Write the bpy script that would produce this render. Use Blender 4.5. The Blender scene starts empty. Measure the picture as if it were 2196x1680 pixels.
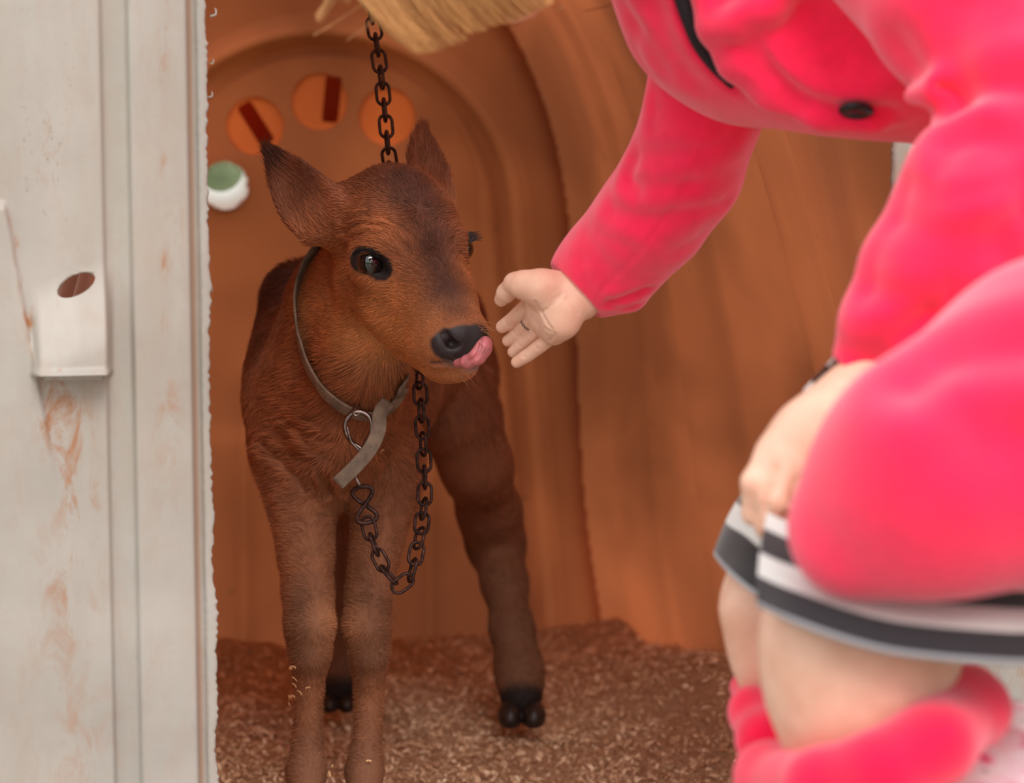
import bpy, math, random
import numpy as np
from mathutils import Vector, Matrix
rng = np.random.default_rng(7); random.seed(7)
SC = bpy.context.scene
COL = SC.collection
# ------------------------------------------------------------------ camera
FPX = 4744.0; TILT = math.radians(6.38); CAM = np.array([0.0, 0.0, 0.82])
FW = np.array([0, math.cos(TILT), -math.sin(TILT)]); UP = np.array([0, math.sin(TILT), math.cos(TILT)]); RT = np.array([1.0, 0, 0])
cd = bpy.data.cameras.new('camera'); cam = bpy.data.objects.new('camera', cd); COL.objects.link(cam)
cam.location = CAM; cam.rotation_euler = (math.pi/2 - TILT, 0, 0)
cd.sensor_fit = 'HORIZONTAL'; cd.sensor_width = 36.0; cd.lens = 36.0*FPX/2196.0
cd.clip_start = 0.05; cd.clip_end = 300
cd.dof.use_dof = True; cd.dof.focus_distance = 2.36; cd.dof.aperture_fstop = 4.0
SC.camera = cam
# ------------------------------------------------------------------ light
w = bpy.data.worlds.new('overcast'); SC.world = w; w.use_nodes = True
wn = w.node_tree.nodes; wl = w.node_tree.links
bg = wn['Background']; tc = wn.new('ShaderNodeTexCoord'); sx = wn.new('ShaderNodeSeparateXYZ'); cr = wn.new('ShaderNodeValToRGB')
wl.new(tc.outputs['Generated'], sx.inputs[0]); wl.new(sx.outputs['Z'], cr.inputs[0]); wl.new(cr.outputs[0], bg.inputs[0])
e = cr.color_ramp.elements
e[0].position = 0.0; e[0].color = (.74, .75, .76, 1); e[1].position = 0.6; e[1].color = (1, 1, 1, 1)
bg.inputs[1].default_value = 1.0
sd = bpy.data.lights.new('sun', 'SUN'); sun = bpy.data.objects.new('sun', sd); COL.objects.link(sun)
sd.energy = 1.1; sd.angle = math.radians(25); sd.color = (1.0, .96, .9)
sun.rotation_euler = (math.radians(48), 0, math.radians(14))
SC.view_settings.view_transform = 'Standard'; SC.view_settings.look = 'None'
SC.view_settings.exposure = 0.78; SC.view_settings.gamma = 1.0; SC.view_settings.use_curve_mapping = False
SC.cycles.max_bounces = 10; SC.cycles.diffuse_bounces = 6; SC.cycles.transmission_bounces = 6
SC.cycles.adaptive_threshold = 0.02; SC.cycles.use_denoising = True
# ------------------------------------------------------------------ helpers
def P(x, y, d):
    """the point of the place that stands d metres along the view, at frame position x, y"""
    return CAM + d*(FW + (x-1098)/FPX*RT - (y-840)/FPX*UP)
def PX(r, d): return r*d/FPX
def proj(v):
    q = v - CAM; d = q @ FW
    return 1098 + FPX*(q @ RT)/d, 840 - FPX*(q @ UP)/d, d
def lin(c):
    c = np.asarray(c, float)/255.0
    return np.where(c <= .04045, c/12.92, ((c+.055)/1.055)**2.4)
def L4(c): return tuple(float(q) for q in lin(c)) + (1.0,)
def nrm(v):
    v = np.asarray(v, float); return v/(np.linalg.norm(v, axis=-1, keepdims=True)+1e-12)
def tag(o, label=None, cat=None, group=None, kind=None):
    if label: o['label'] = label
    if cat: o['category'] = cat
    if group: o['group'] = group
    if kind: o['kind'] = kind
    return o
def empty(name, loc):
    o = bpy.data.objects.new(name, None); COL.objects.link(o); o.location = [float(q) for q in loc]; return o
def mesh(name, V, Fc, mat=None, parent=None, smooth=True, cols=None, mats=None, fmat=None, attrs=None):
    me = bpy.data.meshes.new(name)
    V = np.asarray(V, np.float32)
    if isinstance(Fc, np.ndarray):
        n = len(Fc); k = Fc.shape[1]
        me.vertices.add(len(V)); me.vertices.foreach_set('co', V.ravel())
        me.loops.add(n*k); me.loops.foreach_set('vertex_index', Fc.astype(np.int32).ravel())
        me.polygons.add(n); me.polygons.foreach_set('loop_start', (np.arange(n)*k).astype(np.int32))
        me.update(calc_edges=True); me.validate()
    else:
        me.from_pydata([tuple(v) for v in V.tolist()], [], Fc); me.update()
    if smooth: me.polygons.foreach_set('use_smooth', np.ones(len(me.polygons), bool))
    if cols is not None:
        a = me.color_attributes.new('tint', 'FLOAT_COLOR', 'POINT')
        c = np.ones((len(V), 4), np.float32); c[:, :3] = cols; a.data.foreach_set('color', c.ravel())
    for k, v in (attrs or {}).items():
        a = me.attributes.new(k, 'FLOAT', 'POINT'); a.data.foreach_set('value', np.asarray(v, np.float32))
    for m in (mats or ([mat] if mat else [])): me.materials.append(m)
    if fmat is not None: me.polygons.foreach_set('material_index', np.asarray(fmat, np.int32))
    o = bpy.data.objects.new(name, me); COL.objects.link(o)
    if parent is not None: attach(o, parent)
    return o
def attach(o, parent):
    o.parent = parent; o.matrix_parent_inverse = Matrix.Translation(parent.location).inverted() if parent.type == 'EMPTY' else Matrix.Identity(4)
# ---- materials
def M(name): 
    m = bpy.data.materials.new(name); m.use_nodes = True; return m
def setin(b, **k):
    for a, v in k.items():
        b.inputs[a.replace('_', ' ')].default_value = v
def node(m, t, **k):
    n = m.node_tree.nodes.new(t)
    for a, v in k.items():
        if hasattr(n, a): setattr(n, a, v)
        else: n.inputs[a.replace('_', ' ')].default_value = v
    return n
def link(m, a, b): m.node_tree.links.new(a, b)
def noise(m, scale, detail=4, rough=.55, coord='Object', stretch=None, dist=0):
    t = node(m, 'ShaderNodeTexCoord'); n = node(m, 'ShaderNodeTexNoise'); setin(n, Scale=scale, Detail=detail, Roughness=rough, Distortion=dist)
    if stretch:
        mp = node(m, 'ShaderNodeMapping'); mp.inputs['Scale'].default_value = stretch
        link(m, t.outputs[coord], mp.inputs[0]); link(m, mp.outputs[0], n.inputs[0])
    else: link(m, t.outputs[coord], n.inputs[0])
    return n.outputs['Fac']
def ramp(m, fac, stops):
    r = node(m, 'ShaderNodeValToRGB'); el = r.color_ramp.elements
    while len(el) < len(stops): el.new(.5)
    for q, (p, c) in zip(el, stops):
        q.position = p; q.color = c if len(c) == 4 else L4(c)
    link(m, fac, r.inputs[0]); return r.outputs[0]
def mix(m, fac, a, b, mode='MIX'):
    n = node(m, 'ShaderNodeMix', data_type='RGBA', blend_type=mode)
    for s, v in ((0, fac), (6, a), (7, b)):
        if isinstance(v, bpy.types.NodeSocket): link(m, v, n.inputs[s])
        else: n.inputs[s].default_value = v
    return n.outputs[2]
def bump(m, fac, strength=.3, dist=.002, nrmin=None):
    b = node(m, 'ShaderNodeBump'); setin(b, Strength=strength, Distance=dist); link(m, fac, b.inputs['Height'])
    if nrmin: link(m, nrmin, b.inputs['Normal'])
    return b.outputs[0]
def simple(name, col, rough=.6, metal=0.0, var=0.0, scale=40, bmp=0, bscale=300, **k):
    m = M(name); b = m.node_tree.nodes['Principled BSDF']; setin(b, Base_Color=L4(col), Roughness=rough, Metallic=metal, **k)
    if var:
        f = noise(m, scale); d = [max(0, q*(1-var)) for q in col]; l = [min(255, q*(1+var)) for q in col]
        link(m, ramp(m, f, [(.3, d), (.7, l)]), b.inputs['Base Color'])
    if bmp: link(m, bump(m, noise(m, bscale), bmp), b.inputs['Normal'])
    return m
# ---- shapes as distance fields, polygonised with surface nets
def rcone(a, b, ra, rb):
    a = np.asarray(a, float); b = np.asarray(b, float)
    def f(p):
        ba = b-a; l2 = ba@ba+1e-12; rr = ra-rb; a2 = l2-rr*rr; il2 = 1/l2
        pa = p-a; y = pa@ba; z = y-l2
        x2 = ((pa*l2 - y[..., None]*ba)**2).sum(-1); y2 = y*y*l2; z2 = z*z*l2
        k = np.sign(rr)*rr*rr*x2
        o = (np.sqrt(np.maximum(x2*a2*il2, 0)) + y*rr)*il2 - ra
        c1 = np.sign(z)*a2*z2 > k; c2 = np.sign(y)*a2*y2 < k
        o = np.where(c2, np.sqrt(x2+y2)*il2 - ra, o)
        return np.where(c1, np.sqrt(x2+z2)*il2 - rb, o)
    r = max(ra, rb)
    return f, np.minimum(a, b)-r, np.maximum(a, b)+r
def ell(c, r, R=None):
    c = np.asarray(c, float); r = np.asarray(r, float); R = np.eye(3) if R is None else np.asarray(R, float)
    def f(p):
        q = (p-c) @ R
        k0 = np.sqrt(((q/r)**2).sum(-1)); k1 = np.sqrt(((q/(r*r))**2).sum(-1))+1e-9
        return k0*(k0-1)/k1
    ext = np.sqrt(((R*r)**2).sum(1))
    return f, c-ext, c+ext
def frame(z, x=None):
    """columns: x, y, z axes with z along the first vector"""
    z = nrm(z); x = np.array([1., 0, 0]) if x is None else np.asarray(x, float)
    x = nrm(x - (x@z)*z); return np.column_stack([x, np.cross(z, x), z])
class SDF:
    def __init__(s): s.ops = []
    def add(s, prim, k=.02): s.ops.append(('+', prim, k)); return s
    def sub(s, prim, k=.01): s.ops.append(('-', prim, k)); return s
    def chain(s, pts, k=.02):
        """pts: list of (x, y, d, r_px)"""
        for a, b in zip(pts, pts[1:]):
            s.add(rcone(P(*a[:3]), P(*b[:3]), PX(a[3], a[2]), PX(b[3], b[2])), k)
        return s
    def __call__(s, p):
        r = np.full(p.shape[:-1], .3)
        for o, (f, lo, hi), k in s.ops:
            d = f(p)
            if o == '-': d = -d; h = np.maximum(k-abs(r-d), 0)/k; r = np.maximum(r, d)+h*h*k/4
            else: h = np.maximum(k-abs(r-d), 0)/k; r = np.minimum(r, d)-h*h*k/4
        return r
    def mesh(s, h, lo=None, hi=None, post=None):
        if lo is None:
            lo = np.min([q[1][1] for q in s.ops if q[0] == '+'], 0)-.02; hi = np.max([q[1][2] for q in s.ops if q[0] == '+'], 0)+.02
        n = np.ceil((np.asarray(hi)-lo)/h).astype(int)+1
        A = np.full(n, .3, np.float32)
        for o, (f, a, b), k in s.ops:
            i0 = np.clip(np.floor((a-k-3*h-lo)/h).astype(int), 0, n); i1 = np.clip(np.ceil((b+k+3*h-lo)/h).astype(int)+1, 0, n)
            if (i1 <= i0).any(): continue
            g = np.stack(np.meshgrid(*[lo[j]+h*np.arange(i0[j], i1[j]) for j in range(3)], indexing='ij'), -1)
            sl = tuple(slice(i0[j], i1[j]) for j in range(3)); r = A[sl]; d = f(g).astype(np.float32)
            if o == '-': d = -d; q = np.maximum(k-abs(r-d), 0)/k; A[sl] = np.maximum(r, d)+q*q*k/4
            else: q = np.maximum(k-abs(r-d), 0)/k; A[sl] = np.minimum(r, d)-q*q*k/4
        return nets(A, np.asarray(lo, float), h)
def nets(A, lo, h):
    A[0] = A[-1] = .3; A[:, 0] = A[:, -1] = .3; A[:, :, 0] = A[:, :, -1] = .3
    S = A < 0; c = [slice(None, -1), slice(1, None)]
    cnt = np.zeros(tuple(np.array(A.shape)-1), np.int8)
    for i in (0, 1):
        for j in (0, 1):
            for k in (0, 1): cnt += S[c[i], c[j], c[k]]
    act = (cnt > 0) & (cnt < 8); idx = np.full(act.shape, -1, np.int64); I = np.argwhere(act); idx[act] = np.arange(len(I))
    acc = np.zeros((len(I), 3)); num = np.zeros(len(I))
    corners = [(i, j, k) for i in (0, 1) for j in (0, 1) for k in (0, 1)]
    for a in corners:
        for ax in range(3):
            if a[ax]: continue
            b = list(a); b[ax] = 1
            va = A[I[:, 0]+a[0], I[:, 1]+a[1], I[:, 2]+a[2]]; vb = A[I[:, 0]+b[0], I[:, 1]+b[1], I[:, 2]+b[2]]
            cx = (va < 0) != (vb < 0); t = np.where(cx, va/(va-vb+1e-20), 0)
            pt = np.repeat(np.array(a, float)[None], len(I), 0); pt[:, ax] += t
            acc += pt*cx[:, None]; num += cx
    V = lo + h*(I + acc/num[:, None])
    Q = []
    for ax in range(3):
        o = [j for j in range(3) if j != ax]
        sl0 = [slice(None)]*3; sl1 = [slice(None)]*3; sl0[ax] = slice(None, -1); sl1[ax] = slice(1, None)
        s0 = S[tuple(sl0)]; s1 = S[tuple(sl1)]
        E = np.argwhere(s0 != s1); E = E[(E[:, o[0]] > 0) & (E[:, o[1]] > 0)]
        flip = s1[tuple(E.T)]
        def g(da, db):
            q = E.copy(); q[:, o[0]] -= da; q[:, o[1]] -= db; return idx[tuple(q.T)]
        f = np.stack([g(0, 0), g(1, 0), g(1, 1), g(0, 1)], 1)
        if ax == 1: flip = ~flip
        f[flip] = f[flip][:, ::-1]; Q.append(f)
    return V, np.concatenate(Q)
def vnormals(V, Fc):
    n = np.cross(V[Fc[:, 2]]-V[Fc[:, 0]], V[Fc[:, 3]]-V[Fc[:, 1]]) if Fc.shape[1] == 4 else np.cross(V[Fc[:, 1]]-V[Fc[:, 0]], V[Fc[:, 2]]-V[Fc[:, 0]])
    N = np.zeros_like(V)
    for j in range(Fc.shape[1]): np.add.at(N, Fc[:, j], n)
    return nrm(N)
def relax(V, Fc, it=1, lam=.5):
    for _ in range(it):
        S = np.zeros_like(V); c = np.zeros(len(V)); k = Fc.shape[1]
        for j in range(k):
            for q in ((j+1) % k, (j-1) % k):
                np.add.at(S, Fc[:, j], V[Fc[:, q]]); np.add.at(c, Fc[:, j], 1)
        V = V*(1-lam)+lam*S/np.maximum(c, 1)[:, None]
    return V
def hit(sdf, x, y, d0=1.2, d1=4.0):
    """where the line of sight at x, y first meets a field"""
    o = P(x, y, d0); dr = nrm(P(x, y, d1)-o); t = 0
    for _ in range(150):
        v = float(sdf((o+dr*t)[None])[0]); t += max(v*.7, .0004)
        if v < .0005: break
    return o+dr*t
def sstep(a, b, x):
    t = np.clip((x-a)/(b-a), 0, 1); return t*t*(3-2*t)
def pdist(V, pts):
    """distance of points to a polyline"""
    best = np.full(len(V), 9.0)
    for a, b in zip(pts, pts[1:]):
        ba = b-a; t = np.clip(((V-a)@ba)/(ba@ba+1e-12), 0, 1); best = np.minimum(best, np.linalg.norm(V-a-t[:, None]*ba, axis=1))
    return best
def vnoise(p, seed=0):
    """cheap smooth 3-d value noise, 0..1"""
    p = np.asarray(p, float); i = np.floor(p).astype(np.int64); f = p-i; f = f*f*(3-2*f)
    def hsh(a, b, c):
        h = (a*374761393 + b*668265263 + c*2147483647 + seed*1274126177) & 0xffffffff
        h = ((h ^ (h >> 13))*1274126177) & 0xffffffff; h = h ^ (h >> 16); return (h & 0xffff)/65535.0
    r = 0
    for a in (0, 1):
        for b in (0, 1):
            for c in (0, 1):
                r = r + hsh(i[..., 0]+a, i[..., 1]+b, i[..., 2]+c)*(f[..., 0] if a else 1-f[..., 0])*(f[..., 1] if b else 1-f[..., 1])*(f[..., 2] if c else 1-f[..., 2])
    return r
def spline(pts, n):
    """Catmull-Rom through rows of pts"""
    pts = np.asarray(pts, float); q = np.vstack([2*pts[0]-pts[1], pts, 2*pts[-1]-pts[-2]]); out = []
    t = np.linspace(0, len(pts)-1-1e-9, n); i = t.astype(int); f = (t-i)[:, None]
    a, b, c, d = q[i], q[i+1], q[i+2], q[i+3]
    return .5*((2*b)+(-a+c)*f+(2*a-5*b+4*c-d)*f*f+(-a+3*b-3*c+d)*f**3)
def tube(path, rad, n=12, closed=False):
    """V, F of a tube along a path; rad a number or array"""
    path = np.asarray(path, float); m = len(path); rad = np.broadcast_to(np.asarray(rad, float), (m,))
    T = nrm(np.roll(path, -1, 0)-np.roll(path, 1, 0)) if closed else nrm(np.gradient(path, axis=0))
    u = np.array([.3, .2, 1.]) if abs(T[0][2]) < .8 else np.array([1., .2, .1]); V = []
    for i in range(m):
        u = nrm(u-(u@T[i])*T[i]); v = np.cross(T[i], u)
        a = np.arange(n)*2*math.pi/n
        V.append(path[i]+rad[i]*(np.cos(a)[:, None]*u+np.sin(a)[:, None]*v))
    V = np.concatenate(V); Fc = []
    for i in range(m if closed else m-1):
        j = (i+1) % m
        for k in range(n):
            l = (k+1) % n; Fc.append((i*n+k, i*n+l, j*n+l, j*n+k))
    if not closed: Fc.append(tuple(range(n))[::-1]); Fc.append(tuple((m-1)*n+k for k in range(n)))
    return V, Fc
def ribbon(path, side, nor, w, th, nx=6):
    """a band: cross-section rounded rectangle; side = width direction, nor = thickness direction per point"""
    path = np.asarray(path, float); m = len(path); V = []
    a = np.linspace(0, 2*math.pi, 16, endpoint=False)
    cx = np.sign(np.cos(a))*abs(np.cos(a))**.35*.5; cy = np.sign(np.sin(a))*abs(np.sin(a))**.6*.5
    for i in range(m):
        V.append(path[i]+cx[:, None]*side[i]*w+cy[:, None]*nor[i]*th)
    V = np.concatenate(V); n = 16; Fc = []
    for i in range(m-1):
        for k in range(n):
            l = (k+1) % n; Fc.append((i*n+k, i*n+l, (i+1)*n+l, (i+1)*n+k))
    Fc.append(tuple(range(n))[::-1]); Fc.append(tuple((m-1)*n+k for k in range(n)))
    return V, Fc
def merge(parts):
    V = []; Fc = []; o = 0
    for v, f in parts:
        V.append(np.asarray(v)); Fc += [tuple(int(q)+o for q in t) for t in f]; o += len(v)
    return np.concatenate(V), Fc
def hair(name, roots, pts, rad, mat, parent, cols=None):
    """pts: (n, k, 3) control points; rad: (k,) or (n,k)"""
    n, k, _ = pts.shape
    hc = bpy.data.hair_curves.new(name); hc.add_curves([k]*n)
    hc.attributes['position'].data.foreach_set('vector', pts.astype(np.float32).ravel())
    a = hc.attributes.get('radius') or hc.attributes.new('radius', 'FLOAT', 'POINT')
    a.data.foreach_set('value', np.broadcast_to(rad, (n, k)).astype(np.float32).ravel())
    if cols is not None:
        c = np.ones((n, 4), np.float32); c[:, :3] = cols
        a = hc.attributes.new('tint', 'FLOAT_COLOR', 'CURVE'); a.data.foreach_set('color', c.ravel())
    hc.materials.append(mat)
    o = bpy.data.objects.new(name, hc); COL.objects.link(o); attach(o, parent); return o
def grid_mesh(nx, ny): 
    i = np.arange(nx-1)[:, None]*ny+np.arange(ny-1)[None]; i = i.ravel()
    return np.stack([i, i+ny, i+ny+1, i+1], 1)
# ------------------------------------------------------------------ the hutch (a moulded plastic calf shelter) and the ground
HO = np.array([.037, 2.23, 0]); HL = nrm([.97, .24, 0]); HA = nrm([-.24, .97, 0]); HZ = np.array([0, 0, 1.])
def H(l, t, z): 
    l = np.asarray(l, float)[..., None]; t = np.asarray(t, float)[..., None]; z = np.asarray(z, float)[..., None]
    return HO + l*HL + t*HA + z*HZ
def onplane(x, y, t0=0.0):
    """l, z on the hutch plane at depth t0 seen at x, y"""
    d = P(x, y, 1)-CAM; s = ((HO+HA*t0-CAM)@HA)/(d@HA); q = CAM+d*s-HO; return q@HL, q[2]
def plastic_white():
    m = M('white_plastic'); b = m.node_tree.nodes['Principled BSDF']
    n1 = noise(m, 6, 6, .6); base = ramp(m, n1, [(.3, (158, 151, 144)), (.7, (176, 169, 162))])
    at = node(m, 'ShaderNodeAttribute', attribute_name='stain')
    n2 = noise(m, 38, 8, .68, stretch=(1, 1, .45), dist=.6)
    r2 = ramp(m, n2, [(.47, (0, 0, 0)), (.64, (255, 255, 255))])
    mu = node(m, 'ShaderNodeMath', operation='MULTIPLY'); link(m, at.outputs['Fac'], mu.inputs[0]); link(m, r2, mu.inputs[1])
    c = mix(m, mu.outputs[0], base, L4((158, 102, 60)))
    at2 = node(m, 'ShaderNodeAttribute', attribute_name='grime')
    n3 = noise(m, 230, 5, .7, stretch=(1, 1, .5)); r3 = ramp(m, n3, [(.60, (0, 0, 0)), (.70, (255, 255, 255))])
    mu2 = node(m, 'ShaderNodeMath', operation='MULTIPLY'); link(m, at2.outputs['Fac'], mu2.inputs[0]); link(m, r3, mu2.inputs[1])
    c = mix(m, mu2.outputs[0], c, L4((126, 110, 82)))
    n4 = noise(m, 14, 6, .6, stretch=(1, 1, .12)); mu4 = node(m, 'ShaderNodeMath', operation='MULTIPLY'); link(m, ramp(m, n4, [(.45, (0,0,0)), (.8, (255,255,255))]), mu4.inputs[0]); mu4.inputs[1].default_value = .5
    c = mix(m, mu4.outputs[0], c, L4((156, 138, 120)))
    at5 = node(m, 'ShaderNodeAttribute', attribute_name='line')
    c = mix(m, at5.outputs['Fac'], c, L4((150, 106, 78)))
    link(m, c, b.inputs['Base Color']); setin(b, Roughness=.5); b.inputs['Specular IOR Level'].default_value = .35
    link(m, bump(m, noise(m, 160, 6, .6), .12, .002), b.inputs['Normal']); return m
MW = plastic_white()
def plastic_inner(name, base, tr, ts, w=.45):
    m = M(name); nt = m.node_tree; b = nt.nodes['Principled BSDF']; out = nt.nodes['Material Output']
    n1 = noise(m, 3.0, 5, .6); c = ramp(m, n1, [(.3, [q*.88 for q in base]), (.72, [min(255, q*1.08) for q in base])])
    n0 = noise(m, 30, 6, .65); r0 = ramp(m, n0, [(.62, (0, 0, 0)), (.78, (150, 150, 150))]); c = mix(m, r0, c, L4([q*.62 for q in base]))
    vo = node(m, 'ShaderNodeTexVoronoi', feature='F1'); setin(vo, Scale=11.0, Randomness=1.0); t = node(m, 'ShaderNodeTexCoord'); link(m, t.outputs['Object'], vo.inputs['Vector'])
    c = mix(m, ramp(m, vo.outputs['Distance'], [(.05, (255, 255, 255)), (.10, (0, 0, 0))]), c, L4([q*.5 for q in base]))
    link(m, c, b.inputs['Base Color']); setin(b, Roughness=.55); b.inputs['Specular IOR Level'].default_value = .25
    tl = node(m, 'ShaderNodeBsdfTranslucent'); n2 = noise(m, 2.3, 3, .5, dist=.3)
    link(m, ramp(m, n2, [(.36, [q*.68 for q in tr]), (.68, tr)]), tl.inputs[0])
    ms = node(m, 'ShaderNodeMixShader'); ms.inputs[0].default_value = w
    link(m, b.outputs[0], ms.inputs[1]); link(m, tl.outputs[0], ms.inputs[2]); link(m, ms.outputs[0], out.inputs[0]); return m
MI = plastic_inner('amber_plastic', (142, 91, 67), (222, 124, 77), .3, .48)
MV = plastic_inner('thin_vent_plastic', (190, 106, 66), (240, 114, 58), .3, .72)
# ---- front panels
def front_panel(name, l0, l1, z0, z1, side, h=.0019):
    nl = int((l1-l0)/h)+1; nz = int((z1-z0)/h)+1
    Lg, Zg = np.meshgrid(np.linspace(l0, l1, nl), np.linspace(z0, z1, nz), indexing='ij')
    W = H(Lg.ravel(), np.zeros(Lg.size), Zg.ravel()); X, Y, _ = proj(W); X = X.reshape(Lg.shape); Y = Y.reshape(Lg.shape)
    lf = lambda x: onplane(x, 600)[0]
    hgt = np.zeros_like(Lg); st = np.zeros_like(Lg); gr = np.zeros_like(Lg); ln = np.zeros_like(Lg)
    if side == 'left':
        a = [lf(x) for x in (222, 232, 278, 287, 404, 414, 424, 432, 458)]
        hgt += -.007*sstep(a[0], a[1], Lg) + .017*sstep(a[2], a[3], Lg) - .009*sstep(a[4], a[5]-.001, Lg) + .011*sstep(a[6], a[7], Lg) - .006*sstep(a[8]-.006, a[8], Lg)
        ln += .75*np.exp(-((Lg-a[5])/.0028)**2)
        ln += .10*np.exp(-((Lg-a[0]-.004)/.004)**2)*sstep(380, 520, Y)*(Y < 770)
        # slanted moulding at the far left and the bottle-holder block
        xl = 12+(Y-440)*65/350
        m = sstep(-5, 5, xl-X)*sstep(428, 450, Y)*(1-sstep(780, 1100, Y)); hgt += .007*m
        st += 1.1*np.exp(-((X-xl-4)/9)**2)*sstep(440, 520, Y)*(1-sstep(780, 800, Y))
        ytop = 640-(X-75)*.42
        ins = sstep(62, 86, X)*(1-sstep(222, 246, X))
        blk = ins*sstep(-30, 170, Y-ytop)*(1-sstep(798, 808, Y))
        hgt += blk*(.024+.006*sstep(600, 800, Y)) + .010*ins*np.exp(-((Y-797-(X-160)*-.03)/7)**2)
        for (cx, cy, rx, ry, am) in ((125, 890, 45, 70, 1.), (150, 960, 50, 90, .9), (165, 1120, 40, 120, .75), (140, 1300, 55, 160, .5), (105, 300, 25, 90, .35), (350, 570, 9, 30, 1.), (345, 40, 12, 40, .9), (348, 130, 14, 60, .45), (350, 690, 12, 30, .6), (360, 900, 25, 110, .45), (105, 820, 60, 18, .9), (375, 500, 20, 90, .4), (350, 350, 10, 25, .6), (170, 1600, 70, 120, .35), (130, 650, 8, 30, .5), (110, 790, 30, 8, .9)):
            st += am*np.exp(-((X-cx)/rx)**2-((Y-cy)/ry)**2)
        for (cx, cy, rx, ry, am) in ((80, 330, 50, 120, .9), (20, 30, 60, 60, .6), (160, 90, 30, 140, .5), (125, 300, 30, 80, .8), (150, 480, 50, 80, .4)):
            gr += am*np.exp(-((X-cx)/rx)**2-((Y-cy)/ry)**2)
    elif side == 'right':
        a = l0; hgt += .012*(1-sstep(a+.012, a+.02, Lg)) + .008*sstep(a+.06, a+.065, Lg)
        st += .3
    st += .10
    nz_ = vnoise(np.stack([Lg*90, Zg*9, Lg*0], -1)); hgt += .0008*nz_
    # ragged cut edge
    wz = (vnoise(np.stack([Zg*260, Zg*0+3, Zg*0], -1))-.5)*.0026+(vnoise(np.stack([Zg*22, Zg*0+7, Zg*0], -1))-.5)*.006
    if side == 'top': pass
    elif side == 'left': Lg = Lg + wz*sstep(l1-.012, l1, Lg)
    else: Lg = Lg + wz*(1-sstep(l0, l0+.012, Lg))
    V = H(Lg.ravel(), -hgt.ravel(), Zg.ravel()); Fc = grid_mesh(nl, nz)
    if side == 'left':
        cx, cy = 163.0, 611.0; ca, sa = math.cos(math.radians(-27)), math.sin(math.radians(-27))
        Xf, Yf = X.ravel(), Y.ravel(); u = ((Xf-cx)*ca+(Yf-cy)*sa)/44; v = (-(Xf-cx)*sa+(Yf-cy)*ca)/21; r = np.hypot(u, v)
        rf = r[Fc].mean(1); keep = rf > 1.0
        cut = np.zeros(len(V), bool); cut[Fc[~keep].ravel()] = True; use = np.zeros(len(V), bool); use[Fc[keep].ravel()] = True
        near = cut & use; k = 1/r[near]                      # rim vertices sit exactly on the ellipse
        lz = np.array([onplane(p, q) for p, q in zip(cx+(Xf[near]-cx)*k, cy+(Yf[near]-cy)*k)])
        V[near] += H(lz[:, 0], lz[:, 0]*0, lz[:, 1])-H(Lg.ravel()[near], lz[:, 0]*0, Zg.ravel()[near])
        Fc = Fc[keep]
    o = mesh(name, V, Fc, MW, attrs={'stain': np.clip(st, 0, 1).ravel(), 'grime': np.clip(gr, 0, 1).ravel(), 'line': np.clip(ln, 0, 1).ravel()})
    s = o.modifiers.new('Solidify', 'SOLIDIFY'); s.thickness = .008; s.offset = -1 if side else 1
    tag(o, kind='structure'); return o
LE = onplane(452, 840)[0]; RE = onplane(1908, 400)[0]
pl = front_panel('wall_front_left', LE-.40, LE, -.05, 1.055, 'left')
pr = front_panel('wall_front_right', RE, RE+.26, -.05, 1.055, 'right', .004)
tag(pl, 'off-white moulded plastic front of the calf hutch with rust-coloured stains and an oval hole')
tag(pr, 'pale plastic edge of the hutch opening behind the person in pink')
pt = front_panel('wall_front_top', LE-.40, RE+.26, 1.06, 1.24, 'top', .006)
tag(pt, 'off-white plastic lintel closing the front of the hutch above the opening')
# plastic burrs on the cut edge
bp = []
for (x, y, s) in ((448, 30, .9), (447, 134, .6), (443, 205, .7), (449, 622, .35)):
    l, z = onplane(x, y); n = 14; a = np.linspace(0, 2.1+1.2*s, n)
    pth = H(l+s*(.001+.004*np.sin(a*.8)+.0008*a), -.006-.002*np.sin(a), z+s*.0035*(a-1.5)*.8+.001*np.cos(a*2))
    bp.append(tube(pth, np.linspace(.0011, .0005, n)*s*1.2, 8))
b_ = mesh('burrs', *merge(bp), MW, pl, attrs=None)
# ---- moulded shell: sides and roof, hooped with ribs
CS = spline([(.62, -.06), (.585, .15), (.53, .40), (.46, .66), (.385, .88), (.30, 1.04), (.17, 1.15), (0, 1.19)], 60)
TB = 1.36
def shell(name, sgn, i0, i1, t0=.024):
    TS = TB+.024; ts = np.concatenate([np.linspace(t0, TS-.10, 220), TS-.10+.10*np.sin(np.linspace(0, math.pi/2, 24))[1:]]); ts = ts[ts < TB+.006]
    V = []; 
    cs = CS[i0:i1]; tn = nrm(np.gradient(cs, axis=0)); nn = np.stack([tn[:, 1], -tn[:, 0]], 1)   # outward
    for t in ts:
        k = 0 if t < TS-.10 else .10*(1-math.sqrt(max(0, 1-((t-(TS-.10))/.10)**2)))
        rib = 0
        for (a, b, h) in ((.06, .085, -.010), (.27, .45, .030), (.335, .350, -.012), (.80, .93, .022), (1.10, 1.14, -.012)):
            rib += h*sstep(a-.018, a+.004, t)*(1-sstep(b-.004, b+.018, t))
        off = -rib-k
        q = cs+nn*off; q = q-np.stack([.125*sstep(.45, 1.36, t)*sstep(.95, .1, q[:, 1]) - .06*sstep(.34, .10, t)*sstep(.68, .90, q[:, 1]), q[:, 1]*0], 1); V.append(H(sgn*q[:, 0], np.full(len(q), t), q[:, 1]))
    V = np.concatenate(V); Fc = grid_mesh(len(ts), len(cs)); 
    if sgn < 0: Fc = Fc[:, ::-1]
    return tag(mesh(name, V, Fc, MI), kind='structure')
wr = shell('wall_right', 1, 0, 42); wlf = shell('wall_left', -1, 0, 42)
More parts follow.
